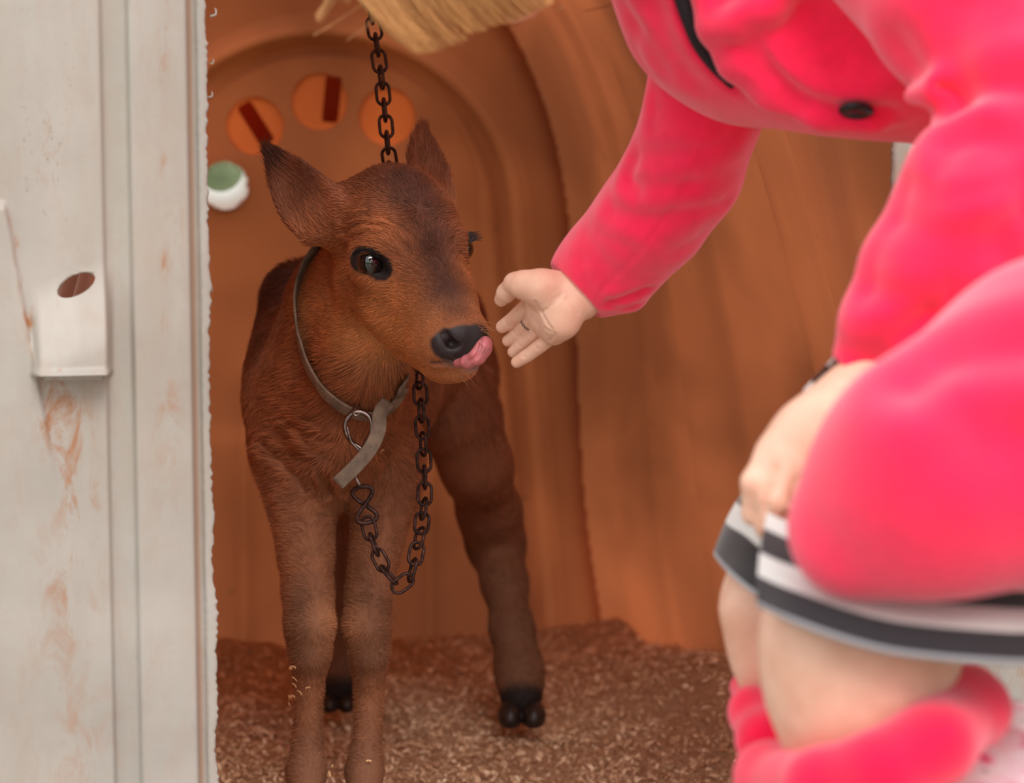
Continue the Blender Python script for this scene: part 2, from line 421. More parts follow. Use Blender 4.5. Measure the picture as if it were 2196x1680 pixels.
r1 = shell('ceiling', 1, 41, 60); r2 = shell('ceiling_half', -1, 41, 60)
r2.name = 'ceiling.001'
tag(wr, 'ribbed amber inner side of the plastic calf hutch behind the outstretched arm'); tag(wlf, 'inner side of the hutch hidden by the off-white front panel')
# ---- back wall with its arch mouldings and vent holes
vents = [(480, 398, 38), (545, 270, 60), (683, 218, 59), (828, 250, 60)]
VT = []
for x, y, r in vents:
    l, z = onplane(x, y, TB); d = proj(H(l, TB, z))[2]; VT.append((l, z, PX(r, d)))
VT[0] = (VT[0][0], VT[0][1], VT[1][2]*.85)
def back_wall():
    h = .004; l0, l1, z0, z1 = -.62, .62, -.06, 1.155
    nl = int((l1-l0)/h)+1; nz = int((z1-z0)/h)+1
    Lg, Zg = np.meshgrid(np.linspace(l0, l1, nl), np.linspace(z0, z1, nz), indexing='ij')
    W = H(Lg.ravel(), np.full(Lg.size, TB), Zg.ravel()); X, Y, _ = proj(W); X = X.reshape(Lg.shape); Y = Y.reshape(Lg.shape)
    hg = np.zeros_like(Lg)      # towards the interior
    R = np.where(Y < 425, np.hypot(X-690, Y-425), np.hypot(np.maximum(0, 1)*(X-690)*(1-.00012*(Y-425)), 0))
    hg += .010*(1-sstep(322, 340, R))*(1-sstep(900, 960, Y))
    cxo = 690; Ro = np.where(Y < 480, np.hypot((X-cxo), (Y-480)*1.02), abs(X-cxo)-.085*(Y-480))
    hg += .012*sstep(360, 384, Ro)*(1-sstep(392, 402, Ro)) - .022*sstep(404, 414, Ro)*(1-sstep(428, 446, Ro)) + .012*sstep(446, 460, Ro)
    for xv in (525, 925):
        hg -= .012*sstep(xv-14, xv-5, X)*(1-sstep(xv+5, xv+14, X))*sstep(760, 840, Y)
    V = H(Lg.ravel(), TB-hg.ravel(), Zg.ravel()); Fc = grid_mesh(nl, nz)[:, ::-1]
    Vl, Vz = Lg.ravel().copy(), Zg.ravel().copy(); keep = np.ones(len(Fc), bool)
    for (l, z, r) in VT:
        dd = np.hypot(Vl-l, Vz-z); nr = abs(dd-r) < h*.7; k = r/dd[nr]
        V[nr] += H(l+(Vl[nr]-l)*k, dd[nr]*0, z+(Vz[nr]-z)*k)-H(Vl[nr], dd[nr]*0, Vz[nr])
        keep &= dd[Fc].mean(1) > r-h*.25
    wid = np.interp(Zg.ravel()[Fc].mean(1), CS[:, 1], CS[:, 0])-.031; zm = Zg.ravel()[Fc].mean(1); wid = wid-.125*sstep(.95, .1, zm)*(Lg.ravel()[Fc].mean(1) > 0)-.125*sstep(.95, .1, zm)*(Lg.ravel()[Fc].mean(1) < 0); keep &= abs(Lg.ravel()[Fc].mean(1)) < wid
    return mesh('wall_back', V, Fc[keep], MI)
wb = tag(back_wall(), 'amber back of the calf hutch with arched mouldings and round vents', kind='structure')
def disc(l, z, r, t, th, n=48):
    a = np.arange(n)*2*math.pi/n; V = []; Fc = []
    prof = [(0, -th), (r*.8, -th), (r*.97, -th*.9), (r*1.03, -th*.3), (r*1.03, 0)]
    for (q, tt) in prof: V.append(H(l+q*np.cos(a), np.full(n, t+tt), z+q*np.sin(a)))
    V = np.concatenate(V)
    for i in range(len(prof)-1):
        for k in range(n): j = (k+1) % n; Fc.append((i*n+k, (i+1)*n+k, (i+1)*n+j, i*n+j))
    return V, Fc
def rbox(c, ax, s, b=.15):
    """rounded box: centre, axes (columns), half sizes"""
    n = 6; u = np.linspace(-1, 1, n*2+1); P_ = []
    V = []; Fc = []; 
    a = np.linspace(0, 2*math.pi, 28, endpoint=False)
    cx = np.sign(np.cos(a))*abs(np.cos(a))**.3; cy = np.sign(np.sin(a))*abs(np.sin(a))**.3
    for (zz, k) in ((-1, .0), (-1, .82), (-.85, 1), (.85, 1), (1, .82), (1, .0)):
        for x, y in zip(cx, cy): V.append(np.asarray(c)+ax[:, 0]*x*k*s[0]+ax[:, 1]*y*k*s[1]+ax[:, 2]*zz*s[2])
    for i in range(5):
        for k in range(28): j = (k+1) % 28; Fc.append((i*28+k, i*28+j, (i+1)*28+j, (i+1)*28+k))
    return np.array(V), Fc
vlab = ['round amber vent cover with a slanting grip, lit pale along its lower rim', 'round amber vent cover with an upright grip at the top of the arch', 'plain round amber vent cover partly behind the hanging chain']
for i, (l, z, r) in enumerate(VT[1:]):
    e_ = empty('vent_cover', H(l, TB-.012, z)); tag(e_, vlab[i], 'vent cover', 'round vent covers in the back of the hutch')
    mesh('disc', *disc(l, z, r, TB-.010, .004), MV, e_)
    if i < 2:
        ang = (math.radians(-58), math.radians(84))[i]; dl = (.0, .018)[i]
        u = HL*math.cos(ang)+HZ*math.sin(ang); v = np.cross(u, HA); ax = np.column_stack([v, HA, u])
        mesh('grip', *rbox(H(l+dl, TB-.022, z+.003), ax, (.012, .010, .036)), MV, e_)
# open vent: short white tube sloping up and out
l, z, r = VT[0]; n = 48; a = np.arange(n)*2*math.pi/n; V = []; Fc = []
for (tt, rr, up_) in ((-.012, 1.0, 0), (-.012, 1.07, 0), (.0, 1.07, 0), (.0, 1.0, 0), (.05, .98, .026), (.05, 1.05, .026), (.0, 1.07, 0)):
    V.append(H(l+rr*r*np.cos(a), np.full(n, TB+tt), z+rr*r*np.sin(a)+up_))
V = np.concatenate(V)
for q0, q1 in ((0, 1), (1, 2), (0, 3), (3, 4), (4, 5), (5, 6)):
    for k in range(n): j = (k+1) % n; Fc.append((q0*n+k, q1*n+k, q1*n+j, q0*n+j))
tag(mesh('vent_sleeve', V, Fc, simple('bright_plastic', (238, 232, 222), .4)), 'short white sleeve of the open vent beside the front panel edge', 'vent')
# ---- bedding floor, earth and grass outside
def bedding():
    h = .008; l0, l1, t0, t1 = -.62, .62, .0, TB
    nl = int((l1-l0)/h)+1; nt = int((t1-t0)/h)+1
    Lg, Tg = np.meshgrid(np.linspace(l0, l1, nl), np.linspace(t0, t1, nt), indexing='ij')
    n = vnoise(np.stack([Lg*9, Tg*9, Lg*0], -1))*.6+vnoise(np.stack([Lg*28, Tg*28, Lg*0+5], -1))*.3+vnoise(np.stack([Lg*80, Tg*80, Lg*0+9], -1))*.14
    Z = (n-.45)*.022 + .045*sstep(TB-.16, TB-.02, Tg)*vnoise(np.stack([Lg*5, Tg*2, Lg*0+2], -1)) -.012*sstep(.9, 1.3, Tg) + np.clip(.012+.17*(1.25-Tg), .012, .085)*np.exp(-(np.maximum(.575-.125*sstep(.45, 1.36, Tg)-Lg, 0)/.14)**2)*(.8+.4*vnoise(np.stack([Lg*6, Tg*6, Lg*0+3], -1)))
    return Lg, Tg, Z
def bed_mat(name, c0, c1, c2):
    m = M(name); b = m.node_tree.nodes['Principled BSDF']
    c = ramp(m, noise(m, 120, 8, .75), [(.30, c0), (.5, c1), (.68, c2)])
    c = mix(m, ramp(m, noise(m, 7, 3, .6), [(.35, (120, 120, 120)), (.65, (0, 0, 0))]), c, L4(c0))
    link(m, c, b.inputs['Base Color']); setin(b, Roughness=.95); b.inputs['Specular IOR Level'].default_value = .1
    link(m, bump(m, noise(m, 220, 8, .75), .9, .006), b.inputs['Normal']); return m
MB = bed_mat('bedding_base', (170, 126, 94), (214, 172, 136), (240, 204, 168))
Lg, Tg, Zg = bedding()
fl = tag(mesh('floor', H(Lg.ravel(), Tg.ravel(), Zg.ravel()), grid_mesh(*Lg.shape), MB), 'bedded floor of the calf hutch covered in brown wood shavings', kind='structure')
ns = 70000
sl = rng.uniform(-.58, .58, ns); stt = rng.uniform(.02, TB-.03, ns); hh = .008
zi = Zg[np.clip(((sl+.62)/hh).astype(int), 0, Lg.shape[0]-1), np.clip((stt/hh).astype(int), 0, Lg.shape[1]-1)]
base = H(sl, stt, zi+rng.uniform(.000, .004, ns)); 
ang = rng.uniform(0, 2*math.pi, ns); tilt = rng.normal(0, .45, ns)
u = np.stack([np.cos(ang)*np.cos(tilt), np.sin(ang)*np.cos(tilt), np.sin(tilt)], 1); v = nrm(np.cross(u, rng.normal(0, .4, (ns, 3))+[0, 0, 1.])); nn = np.cross(u, v)
Ls = rng.gamma(3, .0015, ns).clip(.0015, .014)[:, None]; Ws = Ls*rng.uniform(.25, .6, ns)[:, None]; cur = rng.uniform(-.2, .9, ns)[:, None]
Vs = np.stack([base+u*Ls*a_+v*Ws*b_2+nn*(cur*Ls*(a_*a_-.4)) for a_ in (-.5, 0, .5) for b_2 in (-.5, .5)], 1).reshape(-1, 3)
i6 = np.arange(ns)[:, None]*6; Fs = np.concatenate([i6+np.array([[0, 2, 3, 1]]), i6+np.array([[2, 4, 5, 3]])])
tone = np.repeat(rng.uniform(0, 1, ns), 6)[:, None]; cc = lin((192, 150, 114))*(1-tone)+lin((252, 226, 192))*tone
msv = M('shaving'); b = msv.node_tree.nodes['Principled BSDF']; at = node(msv, 'ShaderNodeAttribute', attribute_name='tint'); link(msv, at.outputs['Color'], b.inputs['Base Color']); setin(b, Roughness=.9); b.inputs['Specular IOR Level'].default_value = .15
tag(mesh('wood_shavings', Vs, Fs, msv, cols=cc, smooth=False), 'loose brown wood shavings bedding the floor of the calf hutch', 'wood shavings', kind='stuff')
MG = bed_mat('pale_bounce_earth', (176, 166, 150), (196, 187, 172), (210, 202, 190))  # earth tone raised to bounce light up onto undersides, calf and floor
g = 40; q = np.linspace(-1, 1, 60); q = np.sign(q)*abs(q)**3*g
GX, GY = np.meshgrid(q, q+2, indexing='ij')
GZ = -.03+.02*(vnoise(np.stack([GX*2, GY*2, GX*0], -1))-.5)-.01
gm = M('grass_ground'); b = gm.node_tree.nodes['Principled BSDF']; link(gm, ramp(gm, noise(gm, 3, 6, .7), [(.3, (62, 84, 40)), (.7, (108, 124, 66))]), b.inputs['Base Color']); setin(b, Roughness=1.0)
tag(mesh('ground', np.stack([GX.ravel(), GY.ravel(), GZ.ravel()], 1), grid_mesh(60, 60), gm), 'grassy yard ground around the hutch', kind='structure')
EX, EY = np.meshgrid(np.linspace(-2.5, 2.5, 60), np.linspace(-1, 3.9, 60), indexing='ij'); EZ = -.022+.008*vnoise(np.stack([EX*12, EY*12, EX*0], -1))-.02*sstep(1.8, 2.5, abs(EX))
tag(mesh('ground_path', np.stack([EX.ravel(), EY.ravel(), EZ.ravel()], 1), grid_mesh(60, 60), MG), 'trodden earth in front of the hutch', kind='structure')
# a hedge beyond the back of the hutch, seen through the open vent
hd = SDF()
for i in range(16):
    x = -4.6+i*.5; hd.add(ell((x, 9+.2*math.sin(i*2.1), .7), (.55, .5, .95+.15*math.sin(i*1.7))), .15)
V, Fc = hd.mesh(.09); N = vnormals(V, Fc); V = V+N*(.16*(vnoise(V*9)-.5)+.1*(vnoise(V*4)-.5))[:, None]
mh = M('hedge_leaves'); b = mh.node_tree.nodes['Principled BSDF']; link(mh, ramp(mh, noise(mh, 25, 6, .7), [(.35, (92, 102, 72)), (.65, (150, 158, 122))]), b.inputs['Base Color']); setin(b, Roughness=.9); link(mh, bump(mh, noise(mh, 30), 1, .05), b.inputs['Normal'])
tag(mesh('hedge', V, Fc, mh), 'green hedge glimpsed through the open round vent', 'hedge')
# ------------------------------------------------------------------ the calf
RH = np.array([[.92924, .36855, .02621], [.34997, -.85521, -.38228], [.11847, -.3644, .92368]]); TH = np.array([-.1045, 2.3999, .7066])
def HD(s, f, u): return RH @ np.array([s, f, u]) + TH
def hloc(p): return (np.asarray(p)-TH) @ RH
def hc(a, b, ra, rb): return rcone(HD(*a), HD(*b), ra, rb)
def he(c, r, R=None): return ell(HD(*c), r, RH if R is None else R)
K = SDF()
# trunk, neck, rump
K.chain([(700, 870, 2.66, 150), (760, 830, 2.85, 158), (840, 760, 3.05, 150), (890, 700, 3.2, 128)], .05)
K.chain([(655, 650, 2.74, 92), (680, 780, 2.68, 132)], .06)                                    # withers to shoulder
K.chain([(790, 560, 2.50, 92), (745, 660, 2.56, 104), (715, 790, 2.60, 132)], .05)              # neck
K.chain([(800, 640, 2.45, 55), (790, 760, 2.49, 72), (745, 900, 2.55, 95)], .05)                 # throat
K.chain([(640, 880, 2.62, 92), (640, 980, 2.62, 92)], .04)
K.chain([(800, 900, 2.62, 88), (825, 1010, 2.62, 80)], .04)
K.chain([(730, 960, 2.57, 78), (715, 1030, 2.60, 52)], .04)                                      # brisket
# fore legs (calf's right, then left)
K.chain([(640, 960, 2.62, 90), (646, 1060, 2.61, 76)], .02)
K.chain([(646, 1060, 2.61, 76), (656, 1190, 2.59, 58), (660, 1270, 2.56, 53), (664, 1340, 2.55, 53), (664, 1400, 2.555, 43), (662, 1480, 2.58, 29), (660, 1580, 2.60, 30), (657, 1655, 2.60, 41), (655, 1720, 2.57, 34)], .008)
K.chain([(820, 980, 2.62, 80), (824, 1070, 2.62, 70)], .02)
K.chain([(824, 1070, 2.62, 70), (804, 1190, 2.60, 53), (792, 1270, 2.58, 50), (787, 1340, 2.57, 51), (793, 1400, 2.575, 43), (792, 1480, 2.60, 30), (787, 1580, 2.61, 30), (782, 1655, 2.61, 41), (780, 1720, 2.58, 34)], .005)
for x, d in ((655, 2.555), (780, 2.565)):
    for q in (-20, 20):
        K.chain([(x+q*.8, 1725, d, 22), (x+q*1.1, 1765, d-.01, 26)], .01)
# hind legs
K.chain([(935, 700, 3.18, 100), (965, 800, 3.13, 88), (985, 900, 3.06, 78), (1022, 1000, 3.08, 68), (1050, 1100, 3.16, 60), (1063, 1165, 3.20, 54), (1082, 1250, 3.15, 40), (1098, 1350, 3.11, 38), (1114, 1440, 3.08, 42), (1118, 1495, 3.06, 42)], .03)
K.chain([(820, 720, 3.2, 95), (800, 860, 3.14, 86), (770, 1000, 3.14, 64), (755, 1120, 3.22, 48), (745, 1200, 3.22, 38), (735, 1330, 3.18, 33), (728, 1430, 3.14, 38), (726, 1475, 3.12, 36)], .03)
K.chain([(860, 690, 3.3, 26), (850, 860, 3.36, 20), (850, 980, 3.36, 24)], .02)                   # tail
# head
O_ = -.007
K.add(he((O_, -.045, .003), (.055, .078, .062)), .02)
K.add(hc((O_, -.055, .020), (O_, .000, .006), .046, .044), .03)
for s in (-1, 1):
    K.add(hc((O_+s*.026, .006, .012), (O_+s*.028, -.02, .022), .027, .027), .02)                 # brow
    K.add(hc((O_+s*.026, -.045, -.045), (O_+s*.022, .02, -.052), .038, .034), .025)                # cheek
    K.add(hc((O_*.7+s*.022, .02, -.052), (s*.014, .095, -.066), .034, .023), .025)
    K.add(hc((O_+s*.036, .018, -.020), (s*.025, .065, -.030), .013, .012), .02)                   # cheekbone
K.add(hc((O_*.6, .02, -.010), (0, .085, -.030), .038, .031), .03)
K.add(hc((0, .085, -.030), (0, .128, -.042), .031, .029), .02)
K.add(he((0, .126, -.048), (.037, .026, .027)), .015)                                           # muzzle
K.add(hc((-.022, .108, -.060), (-.018, .120, -.060), .019, .017), .015)
K.add(hc((.022, .108, -.060), (.018, .120, -.060), .019, .017), .015)
K.add(he((0.004, .112, -.085), (.026, .028, .015)), .010)                                          # lower lip
K.add(hc((-.012, .03, -.092), (-.004, .095, -.090), .024, .016), .03)
# ears: cupped leaves
def ear(bx, tx, w, face, cup, blunt=1.0):
    b0 = P(*bx); t0 = P(*tx); L = np.linalg.norm(t0-b0); a = (t0-b0)/L; nz_ = nrm(face - (face@a)*a); s_ = np.cross(nz_, a)
    def f(p):
        q = p-b0; u = (q@a)/L; v = q@s_; c = q@nz_
        uc = np.clip(u, 0, 1); wd = w*(np.sin(math.pi*np.clip(.30+.70*uc, 0, 1)**1.0))**1.0*blunt + .002
        th = .0045*(1-.45*uc)+.0015
        cc = c - cup*(v/w)**2*(1-.4*uc)*w
        d1 = abs(cc)-th; d2 = abs(v)-wd; d3 = np.maximum(u-1, -u)*L
        m = np.maximum(np.maximum(d2, d3), 0); e_ = np.maximum(d1, 0)
        return (np.minimum(np.maximum(d1, np.maximum(d2, d3)), 0)+np.sqrt(m*m+e_*e_))*.72 - .0012
    R = w*1.5+.01
    return (f, np.minimum(b0, t0)-R, np.maximum(b0, t0)+R)
EARR = ((704, 492, 2.43), (577, 322, 2.47)); EARL = ((918, 455, 2.50), (904, 276, 2.55))
K.add(ear(*EARR, .0255, nrm([.10, -1, -.15]), .60), .016)
K.add(rcone(P(735, 465, 2.43), P(690, 455, 2.44), .030, .022), .03)
K.add(ear(*EARL, .0215, nrm([.55, -1, .05]), .45), .016)
K.add(rcone(P(890, 430, 2.47), P(908, 430, 2.50), .024, .016), .03)
# eye sockets, nostrils, mouth line
ER = P(794, 562, 2.372); EL = HD(.0345, .016, .004)
for e_ in (ER, EL):
    pass
K.add(ell(ER, (.024, .022, .0225)), .014); K.add(ell(EL, (.0185, .021, .0215)), .012)
EYR = .0165
HOLD = []
def pix_sub(x, y, x2, y2, r, r2, k=.004, push=0.0, field=None):
    p = hit(K, x, y, 2.0); q = hit(K, x2, y2, 2.0); n = nrm(p-CAM); K.sub(rcone(p+n*push, q+n*push, r, r2), k)
# almond opening of the near eye
ee = frame(nrm(CAM-ER)+np.array([-.35, 0, 0]))
ctrR = hit(K, 796, 563, 2.0)
K.sub(ell(ctrR+nrm(CAM-ER)*.000, (.0150, .0105, .010), np.column_stack([nrm(P(835, 588, 2.372)-P(760, 548, 2.372)), nrm(P(762, 600, 2.372)-P(790, 530, 2.372)), nrm(CAM-ER)])), .004)
K.sub(rcone(hit(K, 818, 577, 2.0), hit(K, 833, 586, 2.0), .0052, .0022), .003)
oL = EL+RH@np.array([.020, .006, 0]); K.sub(ell(oL, (.010, .015, .0105), RH), .004)
pix_sub(950, 716, 966, 737, .0050, .0052, .003, .001); pix_sub(966, 737, 982, 742, .0050, .0034, .003, .001)
pn = HD(.026, .146, -.042); K.sub(rcone(pn, HD(.020, .150, -.050), .0045, .0045), .003)
for a, b in (((928, 776), (955, 773)), ((955, 773), (985, 781)), ((985, 781), (1012, 783)), ((1012, 783), (1040, 772))):
    pix_sub(*a, *b, .0016, .0016, .003)
# skin folds: between brow and forehead, front of the chest
def fold(pts, r, k=.004, push=.0):
    h_ = [hit(K, x, y, 2.0) for x, y in pts]
    for a, b in zip(h_, h_[1:]): K.ops.append(('-', rcone(a, b, r, r), k)) if False else FOLDS.append((h_, r))
FOLDS = []
for pts, dep, wd in (
    ([(742, 500), (775, 478), (815, 482), (850, 505), (880, 540)], .0022, .0032), ([(760, 512), (795, 496), (830, 505), (860, 532)], .0016, .0028),
    ([(735, 478), (780, 462), (830, 468), (870, 495), (900, 530)], .0016, .003), ([(975, 500), (965, 530), (985, 548)], .001, .003),
    ([(620, 905), (650, 925), (690, 945), (720, 940)], .003, .005), ([(650, 935), (680, 965), (712, 985)], .003, .004), ([(640, 905), (680, 905), (705, 920)], .002, .004),
    ([(565, 950), (600, 985), (650, 975), (690, 1000)], .004, .006), ([(610, 1000), (640, 1020), (655, 1045)], .003, .005), ([(655, 990), (668, 1015), (672, 1040)], .003, .004),
    ([(680, 995), (700, 1030), (710, 1060)], .004, .005), ([(815, 965), (830, 985), (826, 1010)], .003, .006), ([(840, 1100), (850, 1130), (862, 1160)], .002, .005),
    ([(735, 1075), (733, 1130), (728, 1200), (728, 1260)], .004, .006), ([(555, 1000), (575, 1060), (590, 1120)], .002, .006)):
    FOLDS.append(([hit(K, x, y, 2.0) for x, y in pts], dep, wd))
V1, F1 = K.mesh(.0032)
# finer head: remesh the head box separately and keep one continuous body surface by using the fine grid everywhere near the head
hlo = np.array([P(560, 250, 2.6)[0], 2.16, .44]); 
V1 = relax(V1, F1, 1, .35)
N1 = vnormals(V1, F1)
def fdisp(V):
    d = np.zeros(len(V))
    for pts, dep, wd in FOLDS:
        q = pdist(V, pts); d += -dep*np.exp(-(q/wd)**2) + .45*dep*np.exp(-((q-2*wd)/(wd*1.1))**2)
    return d
V1 = V1+N1*fdisp(V1)[:, None]
print('calf verts', len(V1))
def calf_tint(V):
    """coat colouring of the calf, blended from tones set region by region"""
    n = len(V); l = hloc(V); c = np.repeat(lin((150, 84, 48))[None], n, 0)
    def bl(col, m): 
        nonlocal c; m = np.clip(m, 0, 1)[:, None]; c = c*(1-m)+lin(col)*m
    def g3(p, r): return np.exp(-((V-p)/r)**2 @ np.ones(3)) if np.ndim(r) else np.exp(-((V-p)**2).sum(1)/r**2)
    def gl(p, r): return np.exp(-(((l-np.array(p))/np.array(r))**2).sum(1))
    px, py, pd = proj(V)
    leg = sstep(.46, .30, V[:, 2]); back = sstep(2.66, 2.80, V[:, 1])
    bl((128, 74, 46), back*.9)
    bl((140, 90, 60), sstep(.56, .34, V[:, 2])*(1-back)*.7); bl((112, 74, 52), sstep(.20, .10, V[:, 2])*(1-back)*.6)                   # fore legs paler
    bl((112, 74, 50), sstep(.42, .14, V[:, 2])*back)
    for p in ((640, 1270, 2.51), (650, 1300, 2.51), (632, 1390, 2.52), (655, 1420, 2.53), (785, 1255, 2.53), (800, 1290, 2.53), (805, 1395, 2.54), (790, 1430, 2.55), (640, 1345, 2.50), (800, 1345, 2.52)): bl((82, 50, 34), .42*g3(P(*p), .032))
    bl((176, 116, 76), .6*g3(P(706, 1330, 2.54), .024)); bl((176, 116, 76), .6*g3(P(742, 1330, 2.54), .024))
    bl((78, 44, 34), .9*sstep(.03, -.05, V[:, 0]+.30)*0)
    nb = sstep(.045, -.01, np.linalg.norm((V-P(600, 640, 2.74))*[1, .5, .55], axis=1)-.09)
    for (x, y, r) in ((610, 560, .05), (585, 640, .06), (600, 600, .05), (570, 720, .05), (640, 560, .045), (632, 640, .04)): bl((60, 34, 28), .6*g3(hit(K, x, y, 2.0), r)*sstep(2.50, 2.58, V[:, 1]))
    bl((118, 66, 42), .6*gl((0, -.10, .0), (.2, .05, .08)))
    # head
    h = sstep(-.15, -.10, l[:, 1])*(l[:, 2] > -.13)
    bl((165, 96, 50), .7*h*sstep(.03, -.03, l[:, 2]))
    bl((190, 118, 62), .85*gl((-.035, .055, -.055), (.05, .05, .035))); bl((182, 116, 66), .6*gl((.03, .05, -.05), (.04, .05, .035)))
    bl((196, 126, 68), .85*gl((-.04, .0, -.10), (.06, .09, .03)))
    bl((186, 108, 56), .75*gl((-.04, .02, .035), (.022, .018, .03)))
    bl((88, 46, 32), .80*gl((.0, -.06, .055), (.060, .045, .040))); bl((72, 40, 32), .6*gl((-.005, -.10, .06), (.05, .035, .03)))
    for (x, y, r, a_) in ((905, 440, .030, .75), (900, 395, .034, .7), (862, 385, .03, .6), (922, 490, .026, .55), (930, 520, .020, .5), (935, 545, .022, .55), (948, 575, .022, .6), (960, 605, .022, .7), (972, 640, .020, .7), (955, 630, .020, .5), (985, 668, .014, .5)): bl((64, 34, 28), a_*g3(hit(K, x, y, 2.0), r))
    bl((150, 92, 56), .85*gl((.0, .118, -.022), (.045, .012, .016)))
    # ears
    for (b0, t0), s in ((EARR, 1), (EARL, .8)):
        a = P(*b0); t = P(*t0); u = ((V-a)@(t-a))/((t-a)@(t-a)); near = sstep(.055, .04, pdist(V, [a, t]))
        bl((104, 58, 38), .8*near*sstep(.1, .4, u)*s); bl((54, 34, 28), .8*near*sstep(.62, .85, u)*(s == 1)*sstep(-4, 6, 622-px-(py-330)*-.1))
        bl((76, 42, 34), .75*g3(P(668, 425, 2.44), .020)*(s == 1)); bl((140, 92, 60), .7*g3(P(628, 455, 2.45), .020)*(s == 1)); bl((140, 92, 60), .5*g3(P(652, 490, 2.44), .016)*(s == 1))
    for e_, r in ((ER, .0245), (EL, .0245)):
        q = np.linalg.norm(V-e_, axis=1)
    d = pdist(V, [P(772, 556, 2.352), P(796, 562, 2.350), P(818, 574, 2.350)]); bl((30, 20, 20), sstep(.0162, .0135, d))
    d = pdist(V, [P(818, 574, 2.350), P(832, 588, 2.352)]); bl((30, 20, 20), sstep(.0085, .0055, d))
    d = np.linalg.norm((l-hloc(EL)-np.array([.02, .006, 0]))/np.array([1.3, 1.15, 1]), axis=1); bl((30, 20, 20), sstep(.0165, .0125, d))
    # nose leather, nostrils, lips
    nd = np.linalg.norm((l-np.array([.0, .150, -.041]))/np.array([.0350, .028, .0205]), axis=1)+.12*(vnoise(V*160)-.5)
    nose = sstep(1.08, .94, nd); bl((46, 34, 36), nose)
    for (x, y, d_q) in ((1119, 1515, 3.045), (727, 1490, 3.12)): bl((30, 22, 20), sstep(.050, .030, np.linalg.norm((V-P(x, y, d_q))*[1, 1, 1.2], axis=1)))
    lp = pdist(V, [hit(K, 928, 776, 2.0), hit(K, 955, 775, 2.0), hit(K, 985, 783, 2.0), hit(K, 1015, 786, 2.0), hit(K, 1040, 775, 2.0)])
    bl((182, 120, 92), sstep(.0115, .006, lp)*(1-nose)*.8*sstep(770, 790, py)); lipm = sstep(.0060, .0040, lp)*sstep(940, 985, px); bl((126, 104, 108), lipm*.85); bl((60, 34, 30), sstep(.0028, .0016, lp)*sstep(.10, .08, -l[:, 1]+.1)*.8)  # last blend paints the shade of the mouth crease as a dark line
    bare = np.clip(nose+lipm, 0, 1); lum = c@np.array([.3, .6, .1]); c = c*.93+.07*lum[:, None]*np.array([1.25, 1.0, .9])
    return c, bare
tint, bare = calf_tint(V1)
CC = empty('calf', (-.2, 2.75, 0)); tag(CC, 'young brown calf with a dark muzzle licking its nose inside the plastic hutch', 'calf')
mc = M('calf_hide'); b = mc.node_tree.nodes['Principled BSDF']; at = node(mc, 'ShaderNodeAttribute', attribute_name='tint'); ab = node(mc, 'ShaderNodeAttribute', attribute_name='bare')
nz1 = noise(mc, 260, 5, .7, stretch=(1, 1, .35)); 
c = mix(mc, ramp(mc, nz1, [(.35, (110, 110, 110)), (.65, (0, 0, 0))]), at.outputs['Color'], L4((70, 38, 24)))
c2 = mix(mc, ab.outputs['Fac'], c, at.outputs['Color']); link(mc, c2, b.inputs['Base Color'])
mr = node(mc, 'ShaderNodeMapRange'); mr.inputs['To Min'].default_value = .75; mr.inputs['To Max'].default_value = .33; link(mc, ab.outputs['Fac'], mr.inputs['Value']); link(mc, mr.outputs[0], b.inputs['Roughness'])
b.inputs['Specular IOR Level'].default_value = .35
link(mc, bump(mc, noise(mc, 420, 5, .7), .35, .0012), b.inputs['Normal'])
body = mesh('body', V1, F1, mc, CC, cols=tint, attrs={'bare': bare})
# eyes
me_ = M('eye_glass'); b = me_.node_tree.nodes['Principled BSDF']; setin(b, Roughness=.06, Coat_Weight=1.0, Coat_Roughness=.02)
ate = node(me_, 'ShaderNodeAttribute', attribute_name='tint'); link(me_, ate.outputs['Color'], b.inputs['Base Color'])
def eyeball(name, c, look, r=.0165):
    n = 40; m_ = 56; F_ = frame(look); V = []; col = []
    for i in range(n+1):
        t = math.pi*i/n; rr = r*(1+.07*math.exp(-(t/.55)**2))
        for j in range(m_):
            p = 2*math.pi*j/m_; V.append(c+F_@np.array([rr*math.sin(t)*math.cos(p), rr*math.sin(t)*math.sin(p), rr*math.cos(t)]))
            a = math.hypot(math.sin(t)*math.cos(p)/1.35, math.sin(t)*math.sin(p)) if t < 1.5 else 1
            col.append(lin((8, 7, 10)) if a < .5 else lin((24, 16, 17)) if a < .78 else lin((16, 11, 13)) if a < .93 else lin((34, 24, 24)))
    Fc = [(i*m_+j, (i+1)*m_+j, (i+1)*m_+(j+1) % m_, i*m_+(j+1) % m_) for i in range(n) for j in range(m_)]
    return mesh(name, V, Fc, me_, CC, cols=np.array(col))
lookR = nrm(nrm(CAM-ER)+np.array([-.28, 0, .02])); lookL = nrm(RH@np.array([1, .35, 0]))
eyeball('eye', ctrR-nrm(CAM-ER)*.0150+np.array([-.001, 0, .0]), lookR); eyeball('eye', EL+RH@np.array([.0085, .004, -.001]), lookL, .0150)
